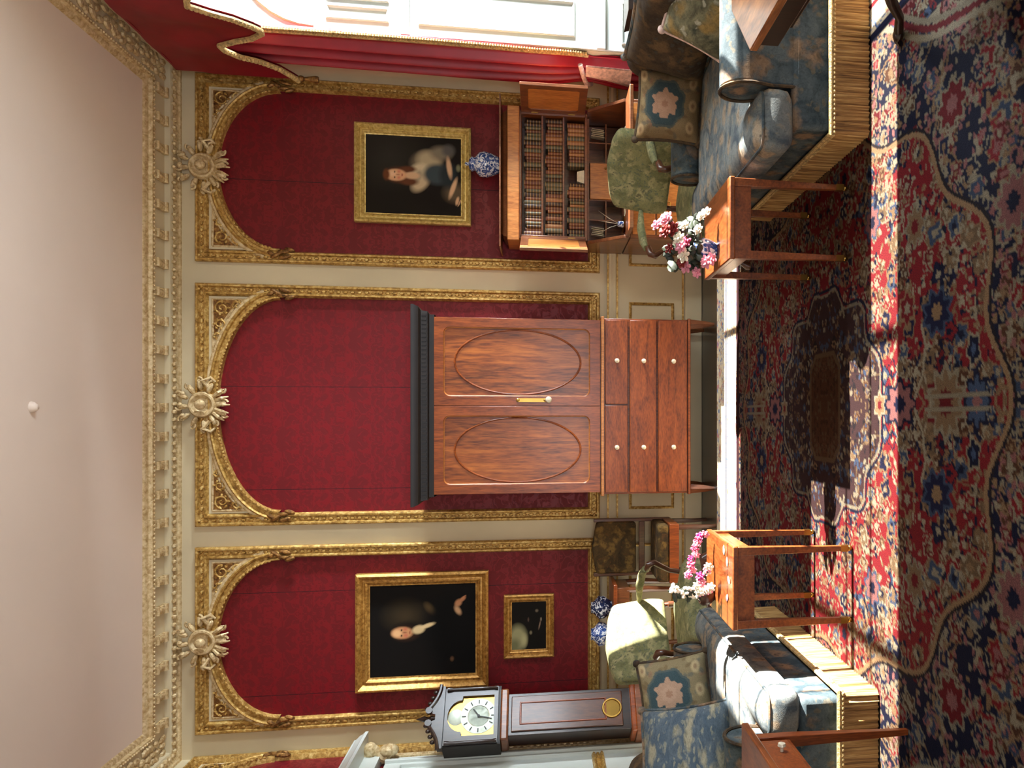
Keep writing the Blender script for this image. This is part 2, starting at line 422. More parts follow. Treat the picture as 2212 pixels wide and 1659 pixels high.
# windows: sashes with glazing bars and panes
def sash_window(name, y0, y1, z0, z1, xg, bars_y, bars_z):
    root = sempty(name)
    f = MB(); t = .022
    f.box(xg-.03, xg+.03, y0, y0+t, z0, z1).box(xg-.03, xg+.03, y1-t, y1, z0, z1).box(xg-.03, xg+.03, y0, y1, z0, z0+.05).box(xg-.03, xg+.03, y0, y1, z1-.04, z1)
    struct('window_frame', f, M['white'], root, smooth=0)
    g = MB()
    for q in bars_y: g.box(xg-.015, xg+.015, q-.008, q+.008, z0, z1)
    for q in bars_z: g.box(xg-.015, xg+.015, y0, y1, q-.01, q+.01)
    struct('glazing_bars', g, M['white'], root, smooth=0)
    struct('pane', MB().box(xg-.003, xg+.003, y0+t, y1-t, z0+.05, z1-.04), M['glass'], root, smooth=0)
    return root
w1 = sash_window('window_1', W1[0], W1[1], .62, W1[3], 3.16, [5.575], [1.4, 2.2, 3.0])
w2 = sash_window('window_2', W2[0], W2[1], W2[2], W2[3], 3.16, [3.06, 3.32], [0.9, 1.55, 2.2])
struct('shutter', MB().box(3.06, 3.10, 3.32, W2[1]-.005, W2[2], 1.70), M['white'], w2, smooth=0)
struct('window_apron', MB().box(3.12, 3.2, W1[0], W1[1], 0, .62), M['white'], w1, smooth=0)
# panelled shutter folded back into the far reveal
sh = MB().box(WR+.005, 3.12, W1[1]-.02, W1[1]-.001, 0, W1[3])
for x0, x1, z0, z1 in ((2.75, 3.06, .10, .72), (2.78, 3.04, 1.06, 2.16), (2.78, 2.88, 2.36, 2.78), (2.92, 3.04, 2.36, 2.78)):
    r = [(x0, W1[1]-.021, z0), (x1, W1[1]-.021, z0), (x1, W1[1]-.021, z1), (x0, W1[1]-.021, z1)]
    sh.sweep(r, [(0, 0), (.0, .006), (.008, .012), (.016, .004), (.022, 0)], (0, -1, 0), True)
sh.box(WR+.005, 3.12, W1[1]-.045, W1[1]-.02, .84, .90)
sh.box(WR+.005, 3.12, W1[1]-.035, W1[1]-.02, 2.22, 2.28)
struct('shutter', sh, M['white'], w1, smooth=30)
struct('reveal_lining', MB().box(WR+.005, 3.12, W1[0]+.001, W1[0]+.02, 0, W1[3]).box(WR+.005, 3.12, W1[0], W1[1], W1[3]-.02, W1[3]-.001), M['white'], w1, smooth=0)
arc = [(2.72+.46*(1-math.cos(PI/2*k/8)), W1[1]-.022, 2.86+.5*math.sin(PI/2*k/8)) for k in range(9)]
struct('arch_moulding', MB().tube(arc, .012), M['cream'], w1)

# cornice: profile swept round the room, carved scroll brackets on the soffit
path = [(WL, YF, 0), (WL, YB, 0), (WR, YB, 0), (WR, YF, 0)]
cor = sempty('trim_1')
base = [(0, 3.945), (-.018, 3.948), (-.024, 3.958), (-.035, 3.962), (-.045, 3.970), (-.075, 3.977)]
soff = [(-.075, 3.975), (-.095, 3.985), (-.10, 4.022), (-.255, 4.030), (-.262, 4.018)]
crown = [(-.262, 4.018), (-.285, 4.022), (-.292, 4.045), (-.31, 4.05), (-.325, ZC)]
struct('lower_moulding', MB().sweep(path, base, (0, 0, 1)), M['gilt_cream'], cor, smooth=40)
struct('coffered_soffit', MB().sweep(path, soff, (0, 0, 1)), M['cream'], cor, smooth=40)
struct('crown_moulding', MB().sweep(path, crown, (0, 0, 1)), M['gilt_cream'], cor, smooth=40)
b = MB(); ins = [(WL, 1.5, 0), (WL, YB, 0), (WR, YB, 0), (WR, 1.5, 0)]
b.beads([(WL+.07, 1.8, 3.968), (WL+.07, YB-.07, 3.968), (WR-.07, YB-.07, 3.968), (WR-.07, 1.8, 3.968)], .058, (.018, .026, .018), (0, 0, 1))
b.beads([(WL+.272, 1.8, 4.015), (WL+.272, YB-.272, 4.015), (WR-.272, YB-.272, 4.015), (WR-.272, 1.8, 4.015)], .03, (.010, .009, .008), (0, 0, 1))
struct('egg_and_dart', b, M['gilt_cream'], cor)
def bracket_mb():
    m = MB(); L = .145
    m.box(-.032, .032, -L/2, L/2, -.012, 0)
    m.lathe([(0, -.034), (.02, -.034), (.02, .034), (0, .034)], (0, L/2-.022, -.022), 10, 'X')
    m.lathe([(0, -.03), (.013, -.03), (.013, .03), (0, .03)], (0, -L/2+.015, -.018), 10, 'X')
    m.ball((0, 0, -.016), (.024, .055, .016)); m.ball((-.022, .02, -.014), (.01, .04, .012)); m.ball((.022, .02, -.014), (.01, .04, .012))
    return m
nb = 23; proto = None
for k in range(nb):
    x = WL+.33+(WR-WL-.66)*k/(nb-1)
    if proto is None: proto = struct('scroll_bracket', bracket_mb(), M['gilt_cream'], cor); o = proto
    else: o = proto.copy(); COL.objects.link(o)
    o.location = (x, YB-.18, 4.024)
# carved acanthus on the side runs of the soffit
for s, xw in ((1, WL), (-1, WR)):
    m = MB(); random.seed(11); y = 2.2
    while y < YB-.12:
        for q in range(3):
            m.ball((xw+s*(.115+.05*q+random.uniform(-.01, .01)), y+random.uniform(-.03, .03), 4.018), (.026, random.uniform(.03, .05), .018), 7, 4, Matrix.Rotation(random.uniform(-.9, .9), 3, 'Z'))
        y += .07
    struct('carved_acanthus', m, M['gilt_cream'], cor)

# arched gilt wall panels
def spiral(m, c, r, turns, a0, sgn, t, w=.008):
    pts = []; n = int(16*turns)
    for k in range(n+1):
        f = k/n; a = a0+sgn*2*PI*turns*f; rr = r*(1-f*.85)
        pts.append((c[0]+rr*math.cos(a), -t, c[1]+rr*math.sin(a)))
    m.tube(pts, [w*(1-.4*k/n) for k in range(n+1)], 6)
def wall_panel(name, x0, x1, loc=(0, YB, 0), rz=0.0, z0=.839, z1=3.843, crest=True):
    root = sempty(name); root.location = loc; root.rotation_euler = (0, 0, rz)
    cx = (x0+x1)/2; hw = (x1-x0)/2; a = hw-.095; zs = 3.25; bb = 3.70-zs
    struct('damask_lining', MB().box(x0+.02, x1-.02, -.008, 0, z0+.02, z1-.02), M['damask'], root, smooth=0)
    N = (0, -1, 0)
    rect = [(x0, 0, z0), (x1, 0, z0), (x1, 0, z1), (x0, 0, z1)]
    rail = [(0, 0), (0, .034), (.010, .048), (.022, .048), (.030, .028), (.060, .028), (.068, .044), (.080, .046), (.092, .022), (.095, 0)]
    struct('outer_rail', MB().sweep(rect, rail, N, True), M['gilt'], root, smooth=30)
    struct('lozenge_enrichment', MB().beads(rect, .052, (.020, .013, .013), N, .045, .030, True), M['gilt'], root)
    # cream spandrels behind the arch
    sp = MB(); K = 40
    top = z1-.07
    pts = [(cx+a*math.cos(PI*k/K), zs+bb*math.sin(PI*k/K)) for k in range(K+1)]
    for k in range(K):
        (xa, za), (xb, zb) = pts[k], pts[k+1]
        sp.add([(xa, -.02, za), (xb, -.02, zb), (xb, -.02, top), (xa, -.02, top), (xa, 0, za), (xb, 0, zb)], [(0, 1, 2, 3), (0, 4, 5, 1)])
    struct('cream_spandrel', sp, M['cream'], root, smooth=0)
    ap = [(cx+(a+.055)*math.cos(PI*k/48), 0, zs+(bb+.055)*math.sin(PI*k/48)) for k in range(49)]
    arch = [(0, .02), (.0, .044), (.012, .058), (.022, .052), (.028, .036), (.046, .036), (.052, .05), (.064, .052), (.072, .03), (.075, 0)]
    ac = [(cx+(a+.08)*math.cos(PI*(k+4)/56), 0, zs+(bb+.08)*math.sin(PI*(k+4)/56)) for k in range(49)]
    struct('arch_border', MB().sweep(ac, [(0, .02), (0, .034), (.010, .040), (.026, .040), (.026, .02)], N), M['gilt_cream'], root, smooth=30)
    struct('arch_rail', MB().sweep(ap, arch, N), M['gilt'], root, smooth=30)
    struct('arch_beading', MB().beads(ap[2:-2], .034, (.014, .010, .010), N, .065, .05), M['gilt'], root)
    for s in (-1, 1):
        # carved triangular ground with scrolls
        tri = []
        for k in range(9):
            q = math.radians(20+49*k/8)
            tri.append((cx+s*min((a+.095)*math.cos(q), hw-.118), min(zs+(bb+.095)*math.sin(q), z1-.122)))
        tri += [(cx+s*(hw-.118), z1-.118)]
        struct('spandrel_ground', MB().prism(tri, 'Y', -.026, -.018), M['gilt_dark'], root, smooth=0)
        m = MB(); X = cx+s*hw
        for dx, dz, r, tn, a0, sg in ((.185, .185, .052, 1.5, 0, 1), (.165, .295, .036, 1.3, 2, -1), (.305, .170, .040, 1.3, 4, 1), (.150, .375, .022, 1.1, 1, 1), (.395, .155, .024, 1.1, 1, -1)):
            spiral(m, (X-s*dx, z1-dz), r, tn, a0 if s > 0 else PI-a0, sg*s, .032)
            for q in range(7):
                an = q*.95+a0
                m.ball((X-s*dx+r*.9*math.cos(an), -.03, z1-dz+r*.9*math.sin(an)), (.014, .01, .009), 6, 4, Matrix.Rotation(an, 3, 'Y'))
        struct('scroll_carving', m, M['gilt'], root)
        rim = [(p[0], -.02, p[1]) for p in tri]
        if s < 0: rim = rim[::-1]
        struct('spandrel_rim', MB().tube(rim+[rim[0]], .010, 6), M['gilt_cream'], root)
        # leaf clasp at the springing
        m = MB()
        for k, (dx, dz, rl) in enumerate(((.06, .02, .05), (.045, -.04, .05), (.085, -.03, .045), (.10, -.075, .04), (.07, .06, .03))):
            m.ball((cx+s*(hw-dx), -.05, zs+dz), (.018, .016, rl), 8, 5, Matrix.Rotation(s*(.5-.25*k), 3, 'Y'))
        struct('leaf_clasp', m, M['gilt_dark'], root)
    if crest:
        m = MB(); c = (cx, 3.785)
        m.ball((c[0], -.095, c[1]), (.038, .03, .038), 14, 8)
        m.lathe([(.05, .05), (.075, .075), (.088, .075), (.10, .055), (.10, 0)], (c[0], 0, c[1]), 24, 'Y')
        for k in range(12):
            q = 2*PI*k/12+.1; r = .135 if k % 2 else .15
            p = (c[0]+r*math.cos(q), -.055, c[1]+r*.95*math.sin(q))
            m.ball(p, (.040, .024, .020), 8, 5, Matrix.Rotation(-q, 3, 'Y'))
            spiral(m, (c[0]+(r+.03)*math.cos(q), c[1]+(r+.02)*math.sin(q)), .026, 1.1, q, 1 if k % 2 else -1, .06, .009)
        for k in range(5):
            q = -PI/2+(k-2)*.33
            m.tube([(c[0]+.09*math.cos(q), -.05, c[1]+.09*math.sin(q)), (c[0]+.15*math.cos(q), -.075, c[1]+.15*math.sin(q)), (c[0]+.19*math.cos(q), -.05, c[1]+.19*math.sin(q))], [.014, .014, .005], 6)
        for k in range(3):
            q = PI/2+(k-1)*.5
            m.ball((c[0]+.17*math.cos(q), -.06, c[1]+.15*math.sin(q)), (.02, .02, .02), 8, 5)
        for s in (-1, 1):
            m.tube([(c[0]+s*.12, -.05, c[1]-.05), (c[0]+s*.18, -.07, c[1]-.01), (c[0]+s*.20, -.06, c[1]-.06), (c[0]+s*.17, -.05, c[1]-.09)], [.016, .018, .014, .008], 7)
        struct('crest_rosette', m, M['gilt_cream'], root)
    return root
wall_panel('trim_2', -2.36, -.965)
wall_panel('trim_3', -.81, 1.007)
wall_panel('trim_4', 1.169, 2.571)
wall_panel('trim_5', 4.3, 6.50, (WL, 0, 0), PI/2, crest=False)

# dado rail, dado panels and skirting on the back wall
dd = sempty('trim_6')
struct('dado_rail', MB().sweep([(WL, YB, .70), (WR, YB, .70)], [(0, .0), (.0, .02), (.012, .034), (.03, .04), (.05, .03), (.062, .034), (.075, .02), (.075, 0)], (0, -1, 0)), M['cream'], dd, smooth=30)
g = MB()
for z in (.70, .775): g.box(WL, WR, YB-.03, YB, z-.009, z+.004)
g.box(WL, WR, YB-.014, YB, .150, .163)
for x0, x1 in ((-2.30, -1.02), (-.74, .94), (1.235, 2.50)):
    g.sweep([(x0, YB, .23), (x1, YB, .23), (x1, YB, .60), (x0, YB, .60)], [(0, 0), (0, .01), (.01, .016), (.022, .008), (.022, 0)], (0, -1, 0), True)
struct('gilt_lines', g, M['gilt'], dd, smooth=0)
struct('baseboard_back', MB().box(WL, WR, YB-.025, YB, 0, .14), M['cream'], None, bevel=.006)
struct('baseboard_left', MB().box(WL, WL+.025, 1.0, YB-.03, 0, .14), M['cream'], None, bevel=.006)
struct('baseboard_right', MB().box(WR-.025, WR, W1[1]+.01, YB-.03, 0, .14).box(WR-.025, WR, 1.0, W1[0]-.01, 0, .14), M['cream'], None, bevel=.006)

# white and gold doorcase on the left wall
dr = sempty('door_1')
jm = MB().box(WL, WL+.05, 6.10, 6.225, 0, 2.42).box(WL, WL+.075, 6.12, 6.15, 0, 2.42).box(WL, WL+.05, 5.0, 5.12, 0, 2.42).box(WL, WL+.05, 5.12, 6.10, 2.3, 2.42)
struct('door_casing', jm, M['white'], dr, bevel=.006)
struct('casing_gilding', MB().box(WL, WL+.06, 6.225, 6.275, 0, 2.46).box(WL, WL+.06, 4.95, 5.0, 0, 2.46).beads([(WL+.06, 6.25, .1), (WL+.06, 6.25, 2.4)], .05, (.02, .014, .01), (1, 0, 0)), M['gilt_cream'], dr)
struct('entablature', MB().box(WL, WL+.09, 4.95, 6.27, 2.46, 2.62).sweep([(WL, 6.32, 2.66), (WL, 4.90, 2.66)], [(.0, 0), (.0, .16), (.03, .19), (.05, .2), (.07, .22), (.09, .22), (.09, 0)], (1, 0, 0)).box(WL, WL+.16, 4.90, 6.32, 2.60, 2.67), M['white'], dr, smooth=30)
m = MB()
for y in (6.19, 5.05):
    spiral_pts = [(WL+.10+.04*math.cos(q*.5), y, 2.36+.012*q) for q in range(18)]
    m.tube(spiral_pts, .03, 8); m.ball((WL+.12, y, 2.40), (.05, .05, .07)); m.ball((WL+.13, y, 2.53), (.06, .05, .05))
struct('carved_console', m, M['gilt_cream'], dr)
struct('door_leaf', MB().box(WL-.01, WL+.02, 5.12, 6.10, 0.01, 2.3), M['white'], dr, smooth=0)

# ------------------------------------------------------------------ rug
def paint_mesh(mb_or_me, cols):
    at = mb_or_me.color_attributes.new('paint', 'FLOAT_COLOR', 'POINT')
    a = np.ones((len(mb_or_me.vertices), 4), np.float32); a[:, :3] = cols
    at.data.foreach_set('color', a.ravel())
def lina(c): return np.array(lin(c), np.float32)

def make_rug():
    rng = np.random.default_rng(5); d = .0072; PM, QM = 1.72, 2.34
    NP, NQ = int(PM/d), int(QM/d)
    p = (np.arange(NP)+.5)*d; q = (np.arange(NQ)+.5)*d
    P, Q = np.meshgrid(p, q)                 # Q rows
    img = np.zeros((NQ, NP, 3), np.float32)
    RED, NAVY, CREAM, TAN, PINK, BLUE, BROWN, DK = map(lina, ((150, 32, 40), (22, 24, 54), (206, 190, 160), (168, 134, 98), (196, 128, 124), (92, 112, 148), (98, 60, 38), (40, 30, 36)))
    th = np.arctan2(Q/1.47, P/1.12)
    r1 = ((P/1.10)**2.2+(Q/1.46)**2.2)**(1/2.2)+.035*np.cos(14*th)
    r2 = ((P/1.42)**2.6+(Q/1.92)**2.6)**(1/2.6)+.045*np.cos(10*th+.6)
    r3 = np.maximum(P/.50, Q/.62)*.5+(P/.5+Q/.62)*.42+.05*np.cos(12*np.arctan2(Q, P))
    r4 = np.maximum(np.maximum((P/.22+Q/.25)*.64, Q/.19), P/.24)
    img[:] = CREAM*.9; zone = np.full(P.shape, 3)
    m = r2 < 1; img[m] = NAVY; zone[m] = 2
    m = r1 < 1; img[m] = RED; zone[m] = 1
    m = r3 < 1; img[m] = NAVY*.5+BROWN*.5; zone[m] = 4
    m = r4 < 1; img[m] = BROWN; zone[m] = 5
    bord = (P > 1.45) | (Q > 1.70); r1[bord] = r2[bord] = 9; img[bord] = CREAM*1.35; zone[bord] = 6
    def line(f, w, c): img[np.abs(f) < w] = c
    def stamp(cx, cy, r, c, zn=None):
        i0, i1 = int((cy-r)/d), int((cy+r)/d)+2; j0, j1 = int((cx-r)/d), int((cx+r)/d)+2
        i0, j0 = max(i0, 0), max(j0, 0)
        if i0 >= NQ or j0 >= NP: return
        s = (slice(i0, i1), slice(j0, j1)); k = (P[s]-cx)**2+(Q[s]-cy)**2 < r*r
        if zn is not None: k &= zone[s] == zn
        img[s][k] = c
    def flower(cx, cy, r, outc, inc, cen, lob=6, ang=0.0, asp=1.0):
        R = r*1.4; i0, i1 = max(int((cy-R)/d), 0), int((cy+R)/d)+2; j0, j1 = max(int((cx-R)/d), 0), int((cx+R)/d)+2
        if i0 >= NQ or j0 >= NP: return
        s = (slice(i0, i1), slice(j0, j1)); u, v = P[s]-cx, (Q[s]-cy)/asp
        t = np.arctan2(v, u)+ang; k = np.hypot(u, v)/(r*(1+.18*np.cos(lob*t)))
        im = img[s]; im[k < 1] = outc; im[k < .80] = inc; im[k < .36] = cen
    def vine(pts, w, c, zn):
        for (xa, ya), (xb, yb) in zip(pts[:-1], pts[1:]):
            n = max(2, int(math.hypot(xb-xa, yb-ya)/d*1.2))
            for k in range(n): stamp(xa+(xb-xa)*k/n, ya+(yb-ya)*k/n, w, c, zn)
    # vines
    for zn, c, cnt in ((1, TAN*.9, 26), (2, TAN*.8, 26), (3, RED*.8, 30), (6, CREAM*.9, 20), (4, TAN*.5, 10)):
        for _ in range(cnt):
            x, y = rng.uniform(0, PM), rng.uniform(0, QM); a = rng.uniform(0, 6.28); cu = rng.uniform(-7, 7); pts = []
            for k in range(26):
                pts.append((x, y)); x += .02*math.cos(a); y += .02*math.sin(a); a += cu*.02+.09*math.sin(k*.5)
            vine(pts, .0055, c, zn)
    # scattered leaves and blossoms
    sets = {1: ([CREAM*.8, CREAM*.7, TAN*.9, TAN*.8, NAVY], [RED*.7, TAN*.6, BLUE*.6, NAVY*1.5, BROWN, RED]),
            2: ([CREAM*.7, TAN*.9, CREAM*.6, PINK*.7], [RED, RED*.6, BLUE*.5, NAVY*1.6, BROWN, NAVY]),
            3: ([RED*.7, NAVY, BROWN, TAN], [PINK, RED, BLUE, CREAM]),
            4: ([CREAM*.6, TAN*.7, BLUE*.6, DK], [BROWN, BLUE*.5, TAN*.8]),
            5: ([BROWN*.6, TAN*.4], [BROWN*1.3]), 6: ([CREAM*1.1, TAN*1.3, CREAM*1.2, BLUE*1.4], [CREAM*1.3, CREAM*1.2, PINK*1.3])}
    for k in range(3900):
        x, y = rng.uniform(0, PM), rng.uniform(0, QM); zn = zone[min(int(y/d), NQ-1), min(int(x/d), NP-1)]
        A, B = sets[zn]; big = k < 1000
        if big:
            r = rng.uniform(.016, .042) if zn not in (4, 5) else rng.uniform(.010, .022)
            flower(x, y, r, A[rng.integers(len(A))], B[rng.integers(len(B))], A[rng.integers(len(A))], int(rng.integers(4, 8)), rng.uniform(0, 3), rng.uniform(.8, 1.7))
        else:
            r = rng.uniform(.006, .012); c = A[rng.integers(len(A))]; a = rng.uniform(0, 6.28)
            for t in (-1, 0, 1): stamp(x+t*r*.8*math.cos(a), y+t*r*.8*math.sin(a), r*(1 if t == 0 else .7), c, zn)
    # outlines
    line(r1-1, .008, TAN*1.1); line(r1-1.014, .005, DK); line(r2-1, .007, CREAM*.85); line(r2-1.018, .007, RED*.8); line(r2-1.034, .006, CREAM*.7)
    line(r3-1, .012, CREAM*.55); line(r3-1.035, .014, NAVY); line(r4-1, .05, TAN*.5)
    # pendants and palmettes on the long axis
    flower(0, .80, .085, NAVY, PINK*.7, NAVY*1.3, 8, 0, 1.5); flower(0, .62, .05, CREAM*.8, TAN, RED*.8, 6)
    flower(0, 1.14, .115, CREAM*.62, TAN*.8, RED*.6, 10, 0, 1.0); flower(0, 1.33, .085, NAVY, BLUE*.7, PINK*.7, 8, 0, .8)
    flower(.16, 1.31, .05, CREAM*.7, NAVY, BLUE*.8, 5, .5, .8); flower(.30, 1.08, .075, BLUE*.6, NAVY*1.6, TAN, 8, .4, 1.3)
    flower(.34, .86, .06, TAN, RED*.8, CREAM*.7, 6); flower(.62, .92, .07, CREAM*.6, TAN*.8, RED*.7, 8); flower(.72, .55, .07, BLUE*.6, PINK*.7, NAVY, 7)
    flower(.98, .25, .07, CREAM*.6, RED, NAVY, 7); flower(.95, 1.18, .08, CREAM*.6, RED*.7, PINK*.7, 8, 0, 1.2); flower(.55, 1.52, .085, CREAM*.6, PINK*.6, NAVY, 9)
    vine([(.02, .92), (.10, .98), (.20, 1.0), (.27, .97)], .008, CREAM*.75, None); vine([(.02, 1.0), (.02, 1.4)], .007, CREAM*.6, None)
    line(Q-2.02, .010, NAVY*1.5); line(Q-1.68, .035, DK+RED*.15); line(P-1.45, .02, NAVY); line(P-1.58, .012, RED*.6)
    line(Q-2.33, .012, TAN); line(P-1.68, .02, RED*.5)
    img *= np.where(zone == 6, .85, .36)[..., None].astype(np.float32)
    full = np.concatenate([img[::-1], img], 0); full = np.concatenate([full[:, ::-1], full], 1)
    ny, nx = full.shape[:2]
    xs = .05+(np.arange(nx)+.5-nx/2)*d; ys = 3.58+(np.arange(ny)+.5-ny/2)*d
    X, Y = np.meshgrid(xs, ys); Z = np.full(X.shape, .012)
    Z[0] = Z[-1] = 0.001; Z[:, 0] = Z[:, -1] = .001
    vs = np.stack([X, Y, Z], -1).reshape(-1, 3).astype(np.float32)
    idx = np.arange(nx*ny).reshape(ny, nx)
    fs = np.stack([idx[:-1, :-1], idx[:-1, 1:], idx[1:, 1:], idx[1:, :-1]], -1).reshape(-1, 4).astype(np.int32)
    me = bpy.data.meshes.new('persian_rug'); me.vertices.add(len(vs)); me.vertices.foreach_set('co', vs.ravel())
    me.loops.add(fs.size); me.loops.foreach_set('vertex_index', fs.ravel())
    me.polygons.add(len(fs)); me.polygons.foreach_set('loop_start', np.arange(0, fs.size, 4, dtype=np.int32))
    me.update(calc_edges=True); me.validate()
    paint_mesh(me, full.reshape(-1, 3)); me.materials.append(M['rug'])
    o = bpy.data.objects.new('persian_rug', me); COL.objects.link(o)
    tag(o, 'large red and navy floral Persian rug covering most of the floor', 'rug')
make_rug()

# ------------------------------------------------------------------ curtain, pelmet
cu = thing('window_curtain', 'crimson silk curtain with gold fringed edge tied back beside the white shutter', 'curtain', (2.62, 6.1, 0))
def cy(z):
    t = max(0, min(1, (3.7-z)/2.75)); inner = 5.90+.055*t**1.6+(.0 if z > .95 else 0)
    outer = 6.26+.11*min(1, t*1.6); 
    if z < .95: inner = 5.99+.02*(.95-z)
    k = math.exp(-((z-.95)/.16)**2); return inner+.06*k, outer-.05*k
def cf(u, v, off=0.0):
    z = 3.72-3.68*v; a, b = cy(z); y = a+(b-a)*u
    x = .035*math.sin(u*2*PI*3.2+.3)+.018*math.sin(u*2*PI*7+v*3)+.02*math.cos(u*PI)+.03*math.exp(-((z-.95)/.2)**2)
    return (x-off, y-6.1, z)
fab = MB().grid(cf, 90, 46)
n = len(fab.v); fab.grid(lambda u, v: cf(u, v, -.012), 90, 46)
obj('curtain_fabric', fab, M['curtain'], cu, smooth=80)
eg = MB(); L = 150
for k in range(L):
    p = cf(0, k/L*.75); eg.ball((p[0]-.012, p[1]-.018, p[2]), (.014, .024, .011), 6, 4)
eg.tube([(cf(0, k/40*.75)[0]-.014, cf(0, k/40*.75)[1]+.012, cf(0, k/40)[2] if False else cf(0, k/40*.75)[2]) for k in range(41)], .012, 6)
obj('gold_fringe', eg, M['braid'], cu)
tb = MB()
a, bq = cy(.95)
tb.tube([(-.02+.06*math.sin(PI*k/10)*-1, a-.02-6.1+(bq-a+.03)*k/10, 1.02-.10*k/10) for k in range(11)], .018, 8)
obj('tieback', tb, M['lace'], cu)
tb = MB().grid(lambda u, v: (-.06-.03*math.sin(PI*u)+.008*math.sin(9*u), -.17+.30*u*(.5+.5*v)+.02*v, .98-.34*v), 20, 14)
tb.grid(lambda u, v: (-.05-.03*math.sin(PI*u)+.008*math.sin(9*u), -.17+.30*u*(.5+.5*v)+.02*v, .98-.34*v), 20, 14)
obj('lace_tail', tb, M['lace'], cu)

pe = thing('window_pelmet', 'crimson pelmet with shaped lower edge and gold braid above the window', 'pelmet', (2.50, 5.57, 3.5))
half = [(0, -.42), (.08, -.40), (.16, -.31), (.20, -.20), (.25, -.085), (.30, -.10), (.40, -.16), (.52, -.25), (.62, -.35), (.70, -.42), (.745, -.45)]
edge = [(-y, z) for y, z in half[::-1]]+half[1:]
poly = [(-.745, .385)]+edge+[(.745, .385)]
vs = []; pm = MB()
K = len(edge)
def px(y, z): return .018*math.sin(y*14)*(1 if z < .2 else .4)
rows = 14
pm.grid(lambda u, v: (px(edge[min(int(u*(K-1)+.5), K-1)][0], .385+(edge[min(int(u*(K-1)+.5), K-1)][1]-.385)*v), edge[min(int(u*(K-1)+.5), K-1)][0], .385+(edge[min(int(u*(K-1)+.5), K-1)][1]-.385)*v), K-1, rows)
pm.grid(lambda u, v: (.02+px(edge[min(int(u*(K-1)+.5), K-1)][0], 0), edge[min(int(u*(K-1)+.5), K-1)][0], .385+(edge[min(int(u*(K-1)+.5), K-1)][1]-.385)*v), K-1, rows)
pm.box(0, .199, .735, .747, -.2, .385).box(0, .199, -.747, -.735, -.2, .385).box(0, .199, -.745, .745, .37, .385)
obj('pelmet_fabric', pm, M['pelmet'], pe, smooth=40)
br = MB(); e3 = [(px(y, z)-.012, y, z) for y, z in edge]
br.tube(e3, .017, 7)
for i in range(K-1):
    for k in range(5):
        q = k/5; br.ball([e3[i][j]+(e3[i+1][j]-e3[i][j])*q+(-.004 if j == 0 else 0) for j in range(3)], (.02, .016, .020), 6, 4)
obj('gold_braid', br, M['braid'], pe)
for s in (-1, 1):
    ts = MB().ball((-.01, s*.745, -.46), .024).lathe([(.012, -.48), (.026, -.56), (.022, -.58)], (-.01, s*.745, 0), 10)
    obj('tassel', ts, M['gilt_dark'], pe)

# ------------------------------------------------------------------ clothes press
cp = thing('clothes_press', 'tall mahogany clothes press with oval panelled doors over drawers and pale knobs', 'wardrobe', (.088, 6.02, 0))
XL, XR, DP = -.655, .655, .48
obj('upper_case', MB().box(XL+.015, XR-.015, .03, DP, .85, 2.075), M['mahogany'], cp, bevel=.004)
obj('lower_case', MB().box(XL, XR, .02, DP, .19, .85), M['mahogany'], cp, bevel=.004)
obj('waist_moulding', MB().box(XL-.012, XR+.012, -.012, DP, .842, .866), M['satinwood'], cp, bevel=.006)
obj('base_moulding', MB().box(XL-.008, XR+.008, -.004, DP, .19, .21), M['mahogany'], cp, bevel=.005)
co = MB()
pr = [(0, 2.06), (.0, 2.095), (-.02, 2.105), (-.025, 2.15), (-.05, 2.165), (-.065, 2.20), (-.065, 2.215)]
co.sweep([(XL, DP, 0), (XL, 0, 0), (XR, 0, 0), (XR, DP, 0)], [(u*-1 if False else -u*-1, z) for u, z in pr], (0, 0, 1))
co.box(XL-.06, XR+.06, -.06, DP, 2.195, 2.215)
for k in range(44):
    x = XL-.01+(XR-XL+.02)*(k+.5)/44; co.box(x-.009, x+.009, -.034, .0, 2.11, 2.145)
obj('cornice', co, M['ebony'], cp, smooth=30)
def door(x0, x1, keyed):
    z0, z1 = .872, 2.062
    d = MB(); inner = rounded_rect(x0+.072, x1-.072, .95, 1.995, .045, 6)
    frame_piece(d, x0+.002, x1-.002, z0, z1, inner, 'Y', -.008, .026)
    o = obj('door', d, M['mahogany'], cp, smooth=30, bevel=.003)
    obj('flame_panel', MB().box(x0+.06, x1-.06, .014, .026, .93, 2.02), M['flame'], o, smooth=0)
    cxx = (x0+x1)/2; cz = 1.468
    ov = [(cxx+.236*math.cos(2*PI*k/64), .014, cz+.452*math.sin(2*PI*k/64)) for k in range(64)]
    obj('oval_moulding', MB().tube(ov+[ov[0], ov[1]], .0075, 8), M['mahogany'], o)
    obj('panel_bead', MB().tube([(p[0], .010, p[1]) for p in inner]+[(inner[0][0], .010, inner[0][1])], .006, 6), M['satinwood'], o)
    if keyed:
        e = MB().box(x0+.028, x0+.056, -.014, -.008, 1.275, 1.47)
        for zz in (1.275, 1.47): e.ball((x0+.042, -.011, zz), (.014, .006, .014), 8, 5)
        obj('escutcheon', e, M['brass'], o)
        obj('knob', MB().lathe([(.006, .008), (.008, .03), (.02, .038), (.024, .05), (.018, .062), (0, .066)], (x0+.045, 0, 1.25), 14, 'Y'), M['bone'], o)
    return o
door(XL+.015, .0, False); door(.0, XR-.015, True)
def drawer(x0, x1, z0, z1, ks):
    d = MB().box(x0+.003, x1-.003, -.010, .02, z0+.003, z1-.003)
    o = obj('drawer', d, M['mahogany_flat'], cp, bevel=.005)
    for kx in ks:
        kn = MB().lathe([(.007, 0), (.007, .026), (.014, .030), (.0185, .042), (.016, .053), (.008, .058), (0, .059)], (kx, -.010, (z0+z1)/2), 14, 'Y')
        obj('knob', kn, M['bone'], o)
